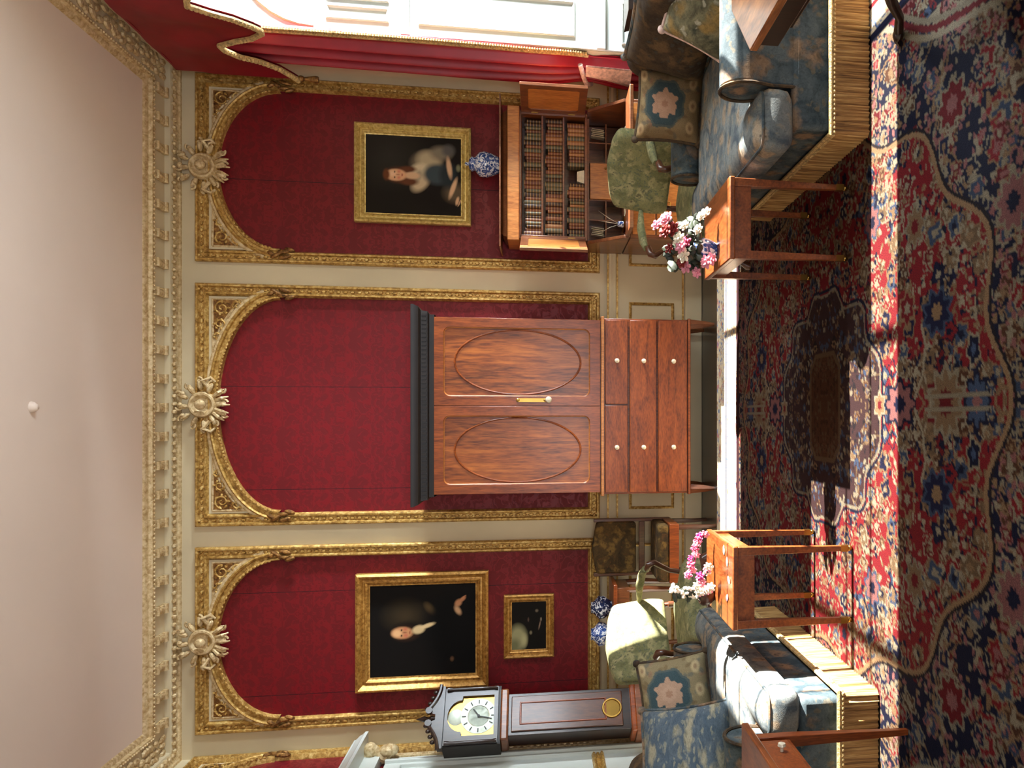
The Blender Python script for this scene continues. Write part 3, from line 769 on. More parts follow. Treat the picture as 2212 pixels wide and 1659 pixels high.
drawer(XL+.01, .008, .665, .838, [-.305]); drawer(.012, XR-.01, .665, .838, [.335])
drawer(XL+.01, XR-.01, .45, .655, [-.305, .335]); drawer(XL+.01, XR-.01, .215, .44, [-.305, .335])
for x in (XL+.03, XR-.03):
    for y in (.035, DP-.05):
        obj('bracket_foot', MB().lathe([(.014, .0), (.016, .02), (.022, .05), (.030, .12), (.036, .19)], (x, y, 0), 4), M['walnut'], cp)

# ------------------------------------------------------------------ bureau bookcase
bu = thing('bureau_bookcase', 'open walnut bureau bookcase with double doors and small books below the lady portrait', 'bureau', (1.84, 6.22, 0))
BX0, BX1, BD = -.485, .485, .32
cs = MB().box(BX0, BX0+.03, 0, BD, .965, 1.46).box(BX1-.03, BX1, 0, BD, .965, 1.46).box(BX0, BX1, BD-.02, BD, .965, 1.46).box(BX0, BX1, 0, BD, .955, .975).box(BX0, BX1, 0, BD, 1.45, 1.47)
obj('bookcase_carcass', cs, M['walnut'], bu, bevel=.003)
for z in (1.128, 1.288): obj('shelf', MB().box(BX0+.03, BX1-.03, .015, BD-.04, z, z+.014), M['walnut'], bu, bevel=.002)
obj('frieze', MB().box(BX0-.02, BX1+.02, -.03, BD, 1.465, 1.555), M['satinwood'], bu, bevel=.006)
obj('cornice', MB().sweep([(BX0-.02, BD, 0), (BX0-.02, -.03, 0), (BX1+.02, -.03, 0), (BX1+.02, BD, 0)], [(0, 1.55), (.03, 1.56), (.04, 1.585), (.065, 1.60), (.065, 1.61)], (0, 0, 1)).box(BX0-.08, BX1+.08, -.09, BD, 1.60, 1.61), M['walnut'], bu, smooth=30)
def bdoor(hx, ang, s):
    o = MB(); W = .455; z0, z1 = .975, 1.452
    fr = MB(); frame_piece(fr, 0, W, z0, z1, rounded_rect(.06, W-.06, z0+.055, z1-.055, .02, 4), 'Y', -.011, .011)
    R = Matrix.Rotation(ang, 4, 'Z'); T = Matrix.Translation((hx, 0, 0))
    def tf(m): m.v = [tuple(T @ R @ Vector(v)) for v in m.v]; return m
    d = obj('door', tf(fr), M['walnut'], bu, smooth=30, bevel=.002)
    obj('door_panel', tf(MB().box(.05, W-.05, -.006, .006, z0+.045, z1-.045)), M['satinwood'], d, smooth=0)
    for zz in (z0+.1, z1-.1): obj('hinge', tf(MB().cbox((0, 0, zz), (.012, .03, .05))), M['brass'], d)
bdoor(BX0+.005, math.radians(-112), -1); bdoor(BX1-.005, math.radians(-87), 1)
# writing compartment with sloping cheeks, pigeonholes and fall front
for s in (BX0-.03, BX1+.005):
    obj('sloping_cheek', MB().prism([(-.02, .955), (BD, .955), (BD, .665), (-.27, .665), (-.27, .70)], 'X', s, s+.025), M['walnut'], bu, bevel=.003)
pg = MB().box(BX0, BX1, BD-.05, BD-.03, .67, .955).box(BX0, BX1, .10, BD-.03, .935, .955)
for x in (-.30, -.145, .145, .30): pg.box(x-.005, x+.005, .10, BD-.03, .68, .94)
for x0, x1 in ((-.45, -.145), (.145, .45)): pg.box(x0, x1, .10, BD-.03, .80, .81)
obj('pigeonholes', pg, M['walnut'], bu, bevel=.0015)
ic = obj('inner_door', MB().box(-.14, .14, .09, .11, .70, .93), M['satinwood'], bu, bevel=.004)
obj('knob', MB().ball((.10, .083, .81), .009), M['brass'], ic)
obj('fall_front', MB().box(BX0-.02, BX1+.02, -.56, -.27, .663, .690).box(BX0-.02, BX1+.02, -.27, BD-.05, .655, .675), M['walnut'], bu, bevel=.004)
obj('lower_case', MB().box(BX0-.03, BX1+.03, -.27, BD, .10, .655), M['walnut'], bu, bevel=.005)
for z0, z1 in ((.47, .64), (.29, .46), (.12, .28)):
    d = obj('drawer', MB().box(BX0, BX1, -.282, -.27, z0, z1), M['satinwood'], bu, bevel=.004)
    for x in (-.28, .28): obj('drawer_handle', MB().tube([(x-.045, -.282, (z0+z1)/2+.01), (x-.035, -.305, (z0+z1)/2-.012), (x+.035, -.305, (z0+z1)/2-.012), (x+.045, -.282, (z0+z1)/2+.01)], .005, 6), M['brass'], d)
for x in (BX0, BX1):
    for y in (-.23, BD-.06): obj('bracket_foot', MB().cbox((x, y, .05), (.08, .06, .10)), M['walnut'], bu, bevel=.008)

ORD = 'first second third fourth fifth sixth seventh eighth ninth tenth eleventh twelfth thirteenth fourteenth fifteenth sixteenth seventeenth eighteenth nineteenth twentieth twenty-first twenty-second twenty-third twenty-fourth twenty-fifth twenty-sixth twenty-seventh twenty-eighth twenty-ninth thirtieth thirty-first thirty-second thirty-third thirty-fourth thirty-fifth thirty-sixth'.split()
def book_mb(w, h, d):
    m = MB(); m.box(-w/2+.002, w/2-.002, .004, d, .002, h-.003)
    K = 6
    sp = [(-w/2, d)]+[(-w/2+w*k/K, .004-.006*math.sin(PI*k/K)) for k in range(K+1)]+[(w/2, d), (w/2-.002, d), (w/2-.002, .008), (-w/2+.002, .008), (-w/2+.002, d)]
    return m.prism(sp, 'Z', 0, h)
bk = [book_mb(w_, h_, .105) for w_, h_ in ((.024, .118), (.030, .126), (.021, .110), (.034, .130))]
bproto = [None]*4
random.seed(21)
for row, (zb, nm, lim) in enumerate(((1.302, 'top', .140), (1.142, 'middle', .138), (.975, 'bottom', .145))):
    x = BX0+.036; i = 0
    while True:
        t = random.choice([0, 0, 1, 1, 2, 3]) if random.random() < .6 else (row % 2)
        ww = (.024, .030, .021, .034)[t]
        if x+ww > BX1-.034: break
        if row == 2 and -.06 < x < .05: x += .13; continue
        if bproto[t] is None: o = bproto[t] = obj('leather_book', bk[t], M['leather'], None, smooth=30)
        else: o = bproto[t].copy(); COL.objects.link(o)
        o.location = (1.84+x+ww/2, 6.22+.045+random.uniform(0, .012), zb+.0005)
        tag(o, 'leather book standing %s from the left on the %s bureau shelf' % (ORD[i], nm), 'book', 'leather books on the %s bureau shelf' % nm)
        x += ww+.0012; i += 1
pb = MB()
for k in range(5): pb.cbox((0, 0, .006+.011*k), (.10-.006*k, .08, .010))
t = obj('paper_bundle', pb, M['paper'], None, smooth=0); t.location = (1.86, 6.32, .9755)
tag(t, 'bundle of old papers lying in the gap on the bottom bureau shelf', 'papers')
for k, (x, y, rz, nm) in enumerate(((1.64, 6.09, .3, 'loose letter on the bureau flap at its left end'), (2.08, 6.09, -.4, 'loose letter on the bureau flap at its right end'))):
    m = MB().box(-.10, .10, -.07, .07, 0, .002).cbox((.02, .02, .006), (.16, .11, .003), Matrix.Rotation(.4, 3, 'Z'))
    t = obj('letter', m, M['paper'], None, smooth=0); t.location = (x, y, .6768); t.rotation_euler = (0, 0, rz); tag(t, nm, 'letter', 'letters on the bureau')
for k, (x, nm) in enumerate(((1.43, 'folded letters standing upright in the left bureau pigeonholes'), (2.20, 'folded letters standing upright in the right bureau pigeonholes'))):
    m = MB()
    for j in range(5): m.cbox((.014*j, 0, .055), (.003, .07, .105-.01*(j % 3)), Matrix.Rotation(.12, 3, 'Y'))
    t = obj('folded_letters', m, M['paper'], None, smooth=0); t.location = (x, 6.38, .812); tag(t, nm, 'letters', 'letters in the pigeonholes')
iw = thing('inkstand', 'brass inkstand with quill pens on the bureau writing flap', 'inkstand', (1.47, 6.13, .6755))
obj('tray', MB().lathe([(0, 0), (.055, 0), (.07, .014), (.066, .016), (.05, .006), (0, .006)], (0, 0, 0), 18), M['brass'], iw)
obj('ink_pot', MB().lathe([(.02, .005), (.026, .02), (.022, .05), (.014, .055), (.012, .05), (0, .05)], (0, 0, 0), 12), M['porcelain'], iw)
for q in (-.3, .1, .4): obj('quill', MB().tube([(0, 0, .04), (q*.1, .0, .12), (q*.25, .02, .20)], [.002, .008, .001], 5, .3), M['petal_white'], iw)
vz = thing('ginger_jar', 'blue and white porcelain jar on top of the bureau below the lady portrait', 'vase', (1.94, 6.36, 1.6105))
obj('body', MB().lathe([(0, 0), (.055, 0), (.06, .012), (.085, .07), (.098, .12), (.088, .16), (.058, .185), (.05, .19), (.05, .205), (.045, .205), (.045, .19), (0, .18)], (0, 0, 0), 24), M['porcelain'], vz, smooth=50)
obj('lid', MB().lathe([(.055, .204), (.056, .214), (.04, .232), (.014, .24), (.012, .25), (.018, .26), (0, .27)], (0, 0, 0), 20), M['porcelain'], vz, smooth=50)

# ------------------------------------------------------------------ paintings
def blob(img, U, V, c, cu_, cv, ru, rv, ang=0.0, soft=.35, op=1.0):
    u, v = U-cu_, V-cv; ca, sa = math.cos(ang), math.sin(ang); x, y = (u*ca+v*sa)/ru, (-u*sa+v*ca)/rv
    r = np.sqrt(x*x+y*y); a = np.clip((1-r)/soft, 0, 1)*op
    img[:] = img*(1-a[..., None])+lina(c)*a[..., None]
def lady(U, V, A):
    img = np.zeros(U.shape+(3,), np.float32); img[:] = lina((30, 25, 20))
    blob(img, U, V, (48, 44, 38), .75, .25, .5, .45, 0, 1.0)
    B = lambda *a, **k: blob(img, U, V, *a, **k)
    B((26, 20, 17), .42, .85, .55, .5, 0, .5)
    B((94, 80, 62), .30, .93, .16, .16, .5, .6); B((116, 102, 82), .68, .62, .20, .17, .9, .5)
    B((176, 158, 126), .70, .66, .15, .17, .6, .5); B((128, 116, 98), .80, .78, .12, .15, 0, .6); B((90, 86, 82), .84, .86, .10, .09, 0, .6)
    B((196, 172, 138), .42, .57, .17, .10, .55, .5); B((204, 184, 150), .58, .56, .10, .12, -.5, .5)
    B((62, 72, 76), .53, .74, .16, .17, 0, .4); B((44, 50, 52), .52, .86, .2, .12, 0, .5)
    B((164, 148, 122), .50, .545, .10, .05, .3, .5)
    B((90, 52, 32), .50, .34, .12, .165, 0, .4); B((96, 56, 34), .42, .45, .06, .12, 0, .5); B((96, 56, 34), .58, .44, .05, .11, 0, .5)
    B((208, 168, 132), .50, .48, .055, .10, 0, .4)
    B((214, 162, 122), .50, .315, .085, .125, 0, .25); B((226, 184, 146), .515, .28, .055, .06, 0, .7); B((206, 128, 100), .465, .345, .03, .025, 0, .8); B((206, 128, 100), .545, .345, .03, .025, 0, .8)
    for e in (.468, .538): B((58, 36, 26), e, .30, .018, .008, 0, .5)
    B((176, 120, 92), .505, .335, .010, .03, 0, .6); B((150, 62, 54), .503, .378, .025, .008, 0, .5); B((104, 60, 34), .50, .215, .09, .045, 0, .5)
    B((210, 170, 134), .62, .87, .17, .035, -.12, .5); B((218, 176, 138), .36, .91, .17, .032, .28, .5); B((216, 172, 134), .20, .955, .07, .022, .2, .5)
    for k in range(4): B((206, 160, 124), .15+.018*k, .97+.006*k, .03, .007, .5, .5)
    B((120, 118, 90), .62, .965, .06, .03, 0, .6)
    return img
def gentleman(U, V, A):
    img = np.zeros(U.shape+(3,), np.float32); img[:] = lina((17, 14, 12))
    B = lambda *a, **k: blob(img, U, V, *a, **k)
    B((58, 47, 30), .66, .33, .22, .26, 0, 1.0); B((92, 74, 46), .73, .56, .10, .05, -.6, .8)
    B((10, 9, 9), .48, .85, .55, .42, 0, .4); B((12, 10, 9), .48, .36, .14, .2, 0, .5)
    B((54, 34, 22), .47, .33, .105, .155, 0, .5)
    B((196, 140, 96), .475, .30, .075, .115, 0, .3); B((226, 176, 126), .47, .255, .055, .06, 0, .6); B((196, 112, 84), .445, .335, .03, .03, 0, .8); B((190, 108, 80), .515, .33, .025, .03, 0, .8)
    for e in (.445, .505): B((44, 26, 18), e, .295, .017, .008, 0, .5)
    B((150, 92, 66), .478, .325, .010, .03, 0, .6); B((128, 56, 46), .475, .372, .024, .007, 0, .5)
    B((206, 180, 134), .505, .455, .055, .075, -.35, .4); B((216, 190, 142), .545, .54, .028, .09, -.35, .5)
    B((176, 124, 88), .78, .83, .055, .04, .5, .5); B((190, 150, 112), .70, .825, .035, .07, 1.1, .6); B((168, 112, 80), .82, .87, .05, .025, .8, .5)
    for k in range(4): B((176, 120, 84), .80+.016*k, .84+.015*k, .03, .007, .9, .5)
    B((92, 64, 44), .17, .77, .035, .025, 0, .7)
    return img
def landscape(U, V, A):
    img = np.zeros(U.shape+(3,), np.float32); img[:] = lina((20, 17, 14))
    B = lambda *a, **k: blob(img, U, V, *a, **k)
    B((150, 146, 108), .24, .18, .34, .32, 0, .5); B((170, 164, 122), .20, .36, .18, .12, 0, .7); B((112, 112, 80), .10, .10, .2, .2, 0, .7)
    B((22, 19, 15), .6, .42, .1, .12, 0, .5); B((20, 18, 14), .30, .62, .4, .12, .1, .5); B((120, 110, 88), .35, .55, .05, .05, 0, .6)
    B((132, 108, 92), .50, .80, .12, .025, .3, .6); B((136, 120, 104), .62, .84, .05, .03, 0, .6); B((104, 92, 78), .80, .72, .04, .06, 0, .7); B((88, 70, 60), .62, .48, .06, .03, 0, .7)
    return img
def painting(label, x0, x1, z0, z1, y, fw, depth, fn, mat, nu=120, prof=None, beads=None, cat='painting'):
    t = thing('framed_painting', label, cat, ((x0+x1)/2, y, (z0+z1)/2)); hw, hh = (x1-x0)/2, (z1-z0)/2
    prof = prof or [(0, 0), (0, depth), (.18, depth*1.25), (.36, depth*.95), (.5, depth*.55), (.62, depth*.6), (.7, depth*.75), (.82, depth*.6), (.9, depth*.35), (1, depth*.3), (1, .004)]
    rect = [(-hw, 0, -hh), (hw, 0, -hh), (hw, 0, hh), (-hw, 0, hh)]
    f = MB().sweep(rect, [(u*fw, q) for u, q in prof], (0, -1, 0), True)
    f.box(-hw+.005, hw-.005, -.004, 0, -hh+.005, hh-.005)
    if beads: f.beads(rect, beads, (beads*.42, fw*.13, fw*.10), (0, -1, 0), fw*.16, depth*1.05, True)
    obj('frame', f, mat, t, smooth=30)
    w_, h_ = hw-fw+.004, hh-fw+.004; nv = int(nu*h_/w_)
    m = MB().grid(lambda u, v: (-w_+2*w_*u, -.008, h_-2*h_*v), nu, nv)
    o = obj('canvas', m, M['canvas'], t, smooth=0)
    V, U = np.meshgrid(np.linspace(0, 1, nv+1), np.linspace(0, 1, nu+1), indexing='ij')
    paint_mesh(o.data, fn(U, V, w_/h_).reshape(-1, 3))
painting('gilt framed half-length portrait of a seated lady in a pale dress above the bureau', 1.503, 2.262, 1.845, 2.712, YB-.012, .078, .05, lady, M['pale_gilt'], beads=.03)
painting('large gilt framed dark portrait of a person in black above the small landscape', -2.10, -1.195, 1.712, 2.702, YB-.012, .10, .055, gentleman, M['frame_gilt'])
painting('small gilt framed dark landscape hanging below the dark portrait', -1.898, -1.397, 1.203, 1.594, YB-.012, .062, .035, landscape, M['frame_gilt'])

# ------------------------------------------------------------------ longcase clock
ck = thing('longcase_clock', 'tall dark longcase clock with arched brass dial standing in the corner', 'clock', (-2.175, 6.08, 0), math.radians(40))
obj('base', MB().box(-.19, .19, 0, .25, .08, .60).box(-.21, .21, -.015, .25, 0, .09), M['walnut'], ck, bevel=.006)
obj('trunk', MB().box(-.155, .155, .02, .23, .60, 1.56), M['walnut_dark'], ck, bevel=.004)
obj('base_moulding', MB().box(-.18, .18, -.005, .24, .595, .64), M['mahogany'], ck, bevel=.012)
td = obj('trunk_door', MB().box(-.13, .13, .004, .022, .70, 1.52), M['chair_wood'], ck, bevel=.006)
tp = [(-.085, .004, .82), (.085, .004, .82), (.085, .004, 1.46), (-.085, .004, 1.46)]
obj('door_bead', MB().sweep(tp, [(0, 0), (.004, .008), (.01, .008), (.014, 0)], (0, -1, 0), True), M['mahogany'], td)
obj('lenticle', MB().lathe([(.058, 0), (.064, .012), (.072, .012), (.076, 0)], (0, .004, .78), 24, 'Y').lathe([(0, .003), (.06, .003)], (0, .004, .78), 24, 'Y'), M['brass'], td)
obj('hood_moulding', MB().box(-.19, .19, -.01, .25, 1.54, 1.60), M['walnut'], ck, bevel=.014)
obj('hood_case', MB().box(-.215, -.185, .0, .26, 1.60, 2.0).box(.185, .215, .0, .26, 1.60, 2.0).box(-.215, .215, .23, .26, 1.60, 2.0).box(-.215, .215, 0, .26, 1.985, 2.005).box(-.215, .215, .0, .26, 1.595, 1.615), M['ebony'], ck, bevel=.003)
# hood door: rectangular frame with arched opening
inn = [(-.145, 1.645), (.145, 1.645), (.145, 1.87)]+[(.115*math.cos(PI*k/14), 1.875+.10*math.sin(PI*k/14)) for k in range(15)]+[(-.145, 1.87)]
hd = MB(); frame_piece(hd, -.205, .205, 1.615, 1.995, inn, 'Y', -.014, .006)
hdo = obj('hood_door', hd, M['walnut_dark'], ck, smooth=30)
for x in (-.195, .195): obj('hood_column', MB().lathe([(.016, 1.62), (.016, 1.64), (.011, 1.65), (.013, 1.75), (.011, 1.94), (.017, 1.96), (.017, 1.985)], (x, -.022, 0), 12), M['walnut_dark'], ck)
# swan-neck pediment with finial
pdm = MB()
top = [(-.225, 2.0), (.225, 2.0)]+[(.225-.19*k/8, 2.035+.07*math.sin(PI*.5*k/8)**2) for k in range(9)]+[(.02, 2.06), (-.02, 2.06)]+[(-.035-.19*k/8, 2.105-.07*math.sin(PI*.5*k/8)**2) for k in range(9)]
pdm.prism(top, 'Y', -.02, .05)
for s in (-1, 1):
    pdm.tube([(s*(.235-.185*k/10), -.025, 2.03+.085*(k/10)**2) for k in range(11)], .014, 7)
    pdm.lathe([(0, .0), (.024, .0), (.024, .03), (0, .03)], (s*.045, -.01, 2.105), 12, 'Y')
    for k in range(4): pdm.ball((s*(.06+.04*k), -.02, 2.12-.018*k), (.016, .014, .018))
obj('pediment', pdm, M['walnut_dark'], ck, smooth=30)
obj('finial', MB().lathe([(.012, 2.06), (.02, 2.09), (.01, 2.11), (.022, 2.14), (.01, 2.17), (0, 2.20)], (0, .01, 0), 12), M['walnut_dark'], ck)
di = obj('dial', MB().prism([(-.15, 1.64), (.15, 1.64), (.15, 1.87)]+[(.12*math.cos(PI*k/14), 1.87+.11*math.sin(PI*k/14)) for k in range(15)]+[(-.15, 1.87)], 'Y', .012, .02), M['brass'], ck, smooth=0)
obj('chapter_ring', MB().lathe([(.078, .0), (.078, .004), (.128, .004), (.128, 0)], (0, .012, 1.755), 36, 'Y').lathe([(0, .002), (.074, .002)], (0, .012, 1.755), 30, 'Y').lathe([(0, .003), (.055, .003), (.06, 0)], (0, .012, 1.915), 24, 'Y'), M['silver'], di)
tk = MB()
for k in range(12):
    q = 2*PI*k/12; tk.cbox((.104*math.sin(q), .006, 1.755+.104*math.cos(q)), (.007, .002, .028), Matrix.Rotation(q, 3, 'Y'))
obj('hour_marks', tk, M['black'], di)
hn = MB().cbox((.024, .004, 1.772), (.008, .002, .07), Matrix.Rotation(.9, 3, 'Y')).cbox((-.012, .003, 1.71), (.006, .002, .105), Matrix.Rotation(.25, 3, 'Y')).lathe([(0, .012), (.01, .012), (.01, .004)], (0, .012, 1.755), 10, 'Y')
obj('hands', hn, M['black'], di)

# ------------------------------------------------------------------ sofas
def offset_poly(pts, d):
    n = len(pts); out = []
    for i in range(n):
        p0, p1, p2 = Vector(pts[i-1]), Vector(pts[i]), Vector(pts[(i+1) % n])
        a = (p1-p0).normalized(); b_ = (p2-p1).normalized(); na, nb_ = Vector((-a.y, a.x)), Vector((-b_.y, b_.x))
        m = (na+nb_)/(1+na.dot(nb_)); out.append(tuple(p1+m*d))
    return out
def fillet(pts, r, n=4):
    out = []
    for i in range(len(pts)):
        p0, p1, p2 = Vector(pts[i-1]), Vector(pts[i]), Vector(pts[(i+1) % len(pts)])
        a = (p0-p1).normalized(); b_ = (p2-p1).normalized(); A = p1+a*r; B = p1+b_*r
        for k in range(n+1):
            t = k/n; out.append(tuple(A*(1-t)**2+p1*2*t*(1-t)+B*t*t))
    return out
def make_sofa(xf, s, y0, y1, over, label, seat_mat):
    D = .92; L = y1-y0
    root = thing('sofa', label, 'sofa', (xf, (y0+y1)/2, .0125)); yc = (y0+y1)/2
    def tf(m): m.v = [(v[0]*s, v[1], v[2]) for v in m.v]; return m
    h = L/2
    obj('base', tf(MB().box(.015, D, -h+.01, h-.01, .14, .315)), M['chintz'], root, bevel=.025, seg=3)
    T = [(-over, -h-.005), (.17, -h-.005), (.17, -h+.19), (.70, -h+.19), (.70, h-.19), (.17, h-.19), (.17, h+.005), (-over, h+.005)]
    cm = MB(); lay = [(.312, .03), (.335, .005), (.37, 0), (.41, 0), (.438, .012), (.456, .034), (.466, .06), (.471, .078)]
    T0 = T[::-1] if offset_poly(T, .01)[0][0] < T[0][0] else T
    n = len(T)*5; vs = []; fs = []
    for z, d in lay: vs += [(p[0], p[1], z) for p in fillet(offset_poly(T0, d), max(.012, .05-d*.5), 4)]
    for i in range(len(lay)-1):
        for k in range(n): fs.append((i*n+k, i*n+(k+1) % n, (i+1)*n+(k+1) % n, (i+1)*n+k))
    fs.append(tuple(range(n))); fs.append(tuple((len(lay)-1)*n+k for k in range(n))[::-1])
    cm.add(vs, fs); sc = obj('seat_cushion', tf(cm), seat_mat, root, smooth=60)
    pp = fillet(offset_poly(T0, .012), .045, 4)
    obj('piping', tf(MB().tube([(p[0], p[1], .436) for p in pp]+[(pp[0][0], pp[0][1], .436)], .006, 6)), M['chintz'], sc)
    for e in (-1, 1):
        pr = [(-h+.02, .15), (-h+.02, .40)]
        pr += [(-h+.095+.10*math.cos(q), .49+.10*math.sin(q)) for q in [math.radians(200-230*k/14) for k in range(15)]]
        pr += [(-h+.175, .40), (-h+.175, .15)]
        if e > 0: pr = [(-p[0], p[1]) for p in pr]
        a = obj('arm', tf(MB().prism(pr, 'X', .18, D-.06)), M['chintz'], root, smooth=40, bevel=.012)
        obj('scroll_piping', tf(MB().tube([(.178, p[0], p[1]) for p in pr], .007, 6)), M['paisley'], a)
    bp = [(.70, .30), (.665, .60), (.66, .76), (.70, .83), (.78, .86), (.86, .83), (.90, .76), (.90, .15), (.72, .15)]
    obj('backrest', tf(MB().prism(fillet(bp, .03, 3), 'Y', -h+.20, h-.20)), M['paisley'], root, smooth=50, bevel=.03, seg=3)
    # fringe: cords hanging round the base
    loop = [(0, h), (0, -h), (D, -h), (D, h)]; fr = MB(); pts = []
    for i in range(4):
        a = Vector(loop[i]); b_ = Vector(loop[(i+1) % 4]); c = int((b_-a).length/.012)
        for k in range(c): pts.append((a+(b_-a)*(k/c), (b_-a).normalized()))
    vs = []; fs = []; N_ = len(pts)
    for k, (p, d) in enumerate(pts):
        nrm = Vector((d.y, -d.x))*-1; o = .005*(1 if k % 2 else -1)+random.uniform(-.0015, .0015)
        for z, f in ((.152, .2), (.09, 1), (.004, 1.3)): q = p+nrm*(o*f); vs.append((q.x, q.y, z))
    for k in range(N_):
        j = (k+1) % N_
        for r in (0, 1): fs.append((k*3+r, j*3+r, j*3+r+1, k*3+r+1))
    obj('bullion_fringe', tf(MB().add(vs, fs)), M['fringe'], root, smooth=20)
    bd = MB(); ring = [(p[0], p[1], .16) for p in loop]
    bd.tube([(-.006, h, .165), (-.006, -h-.006, .165), (D, -h-.006, .165)], .010, 6).beads([(-.008, h, .152), (-.008, -h-.006, .152), (D, -h-.008, .152)], .018, (.008, .008, .008), (0, 0, 1))
    obj('braid', tf(bd), M['braid'], root)
    return root
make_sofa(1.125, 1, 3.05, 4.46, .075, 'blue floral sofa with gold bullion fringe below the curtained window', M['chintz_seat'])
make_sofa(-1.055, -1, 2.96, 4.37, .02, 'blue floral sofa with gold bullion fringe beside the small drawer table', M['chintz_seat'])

def cushion(name, label, loc, rot, wd, hg, th, mat, trim, nu=26, paint=None):
    t = thing(name, label, 'cushion', loc); t.rotation_euler = rot
    m = MB()
    def surf(sg):
        def fn(u, v):
            u = 2*u-1; v = 2*v-1
            x = wd/2*u*(1-.07*(1-v*v)); y = hg/2*v*(1-.07*(1-u*u))
            z = sg*th/2*max(0, (1-u**4)*(1-v**4))**.55
            return (x, z, y+hg/2)
        return fn
    m.grid(surf(-1), nu, nu); m.grid(surf(1), nu, nu)
    o = obj('cover', m, mat, t, smooth=70)
    if paint is not None:
        U, V = np.meshgrid(np.linspace(-1, 1, nu+1), np.linspace(-1, 1, nu+1))
        c = paint(U, V).reshape(-1, 3); paint_mesh(o.data, np.concatenate([c, c], 0))
    ed = []
    for a, b_ in (((-1, -1), (1, -1)), ((1, -1), (1, 1)), ((1, 1), (-1, 1)), ((-1, 1), (-1, -1))):
        for k in range(8):
            u = a[0]+(b_[0]-a[0])*k/8; v = a[1]+(b_[1]-a[1])*k/8
            ed.append((wd/2*u*(1-.07*(1-v*v)), 0, hg/2*v*(1-.07*(1-u*u))+hg/2))
    e = MB().tube(ed+[ed[0]], .012, 7)
    for c in ((-1, -1), (1, -1), (1, 1), (-1, 1)): e.ball((wd/2*c[0], 0, hg/2*c[1]+hg/2), .020)
    obj('cord_trim', e, trim, t)
    return t
def medallion(U, V):
    img = np.zeros(U.shape+(3,), np.float32); img[:] = lina((142, 130, 100)); rng = np.random.default_rng(3)
    for _ in range(90): blob(img, U, V, [(120, 104, 76), (164, 152, 118), (104, 108, 100), (150, 120, 96)][rng.integers(4)], rng.uniform(-1, 1), rng.uniform(-1, 1), .12, .07, rng.uniform(0, 3), .4, .7)
    th = np.arctan2(V-.12, U); r = np.hypot(U/.70, (V-.12)/.66)*(1+.05*np.cos(8*th))
    img[r < 1.0] = lina((66, 86, 92)); img[(r < 1.0) & (r > .9)] = lina((88, 100, 98))
    r = np.hypot(U, V-.12)/(.40+.045*np.cos(6*th)+.03*np.cos(11*th)); img[r < 1] = lina((182, 152, 130)); img[r < .55] = lina((190, 160, 138)); img[r < .25] = lina((170, 136, 114))
    for cx_, cy_ in ((-.62, -.72), (.62, -.72), (0, -.78), (-.75, .85), (.75, .85)):
        blob(img, U, V, (190, 172, 134), cx_, cy_, .2, .14, 0, .3); blob(img, U, V, (150, 128, 100), cx_, cy_, .1, .07, 0, .6)
    return img
def medallion_shaded(U, V):  # dimmed copy: the shade on this pillow is put into its colours
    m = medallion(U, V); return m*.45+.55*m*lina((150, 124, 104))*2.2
cushion('needlework_pillow', 'square needlework pillow with pink flower medallion on the sofa left of the orchid', (-1.33, 3.90, .475), (math.radians(-20), math.radians(-4), math.radians(28)), .37, .36, .15, M['needlework'], M['paisley'], 70, medallion)
cushion('needlework_pillow', 'square needlework pillow with flower medallion in the corner of the curtained sofa', (1.61, 4.14, .475), (math.radians(-14), math.radians(3), math.radians(-14)), .36, .34, .15, M['needlework'], M['paisley'], 70, medallion_shaded)
cushion('scatter_cushion', 'blue leaf print cushion in front of the medallion pillow', (-1.46, 3.40, .48), (math.radians(-24), math.radians(4), math.radians(38)), .50, .42, .19, M['paisley_blue'], M['chintz'], 30)
cushion('back_cushion', 'large brown paisley back cushion leaning on the curtained sofa', (1.80, 3.81, .475), (math.radians(-14), 0, math.radians(-80)), .62, .42, .2, M['paisley'], M['chintz'], 30)
cushion('scatter_cushion', 'green and gold floral cushion leaning behind the near arm of the sofa', (1.68, 3.38, .475), (math.radians(-34), math.radians(6), math.radians(-56)), .36, .33, .14, M['cushion_gold'], M['lace'], 30)

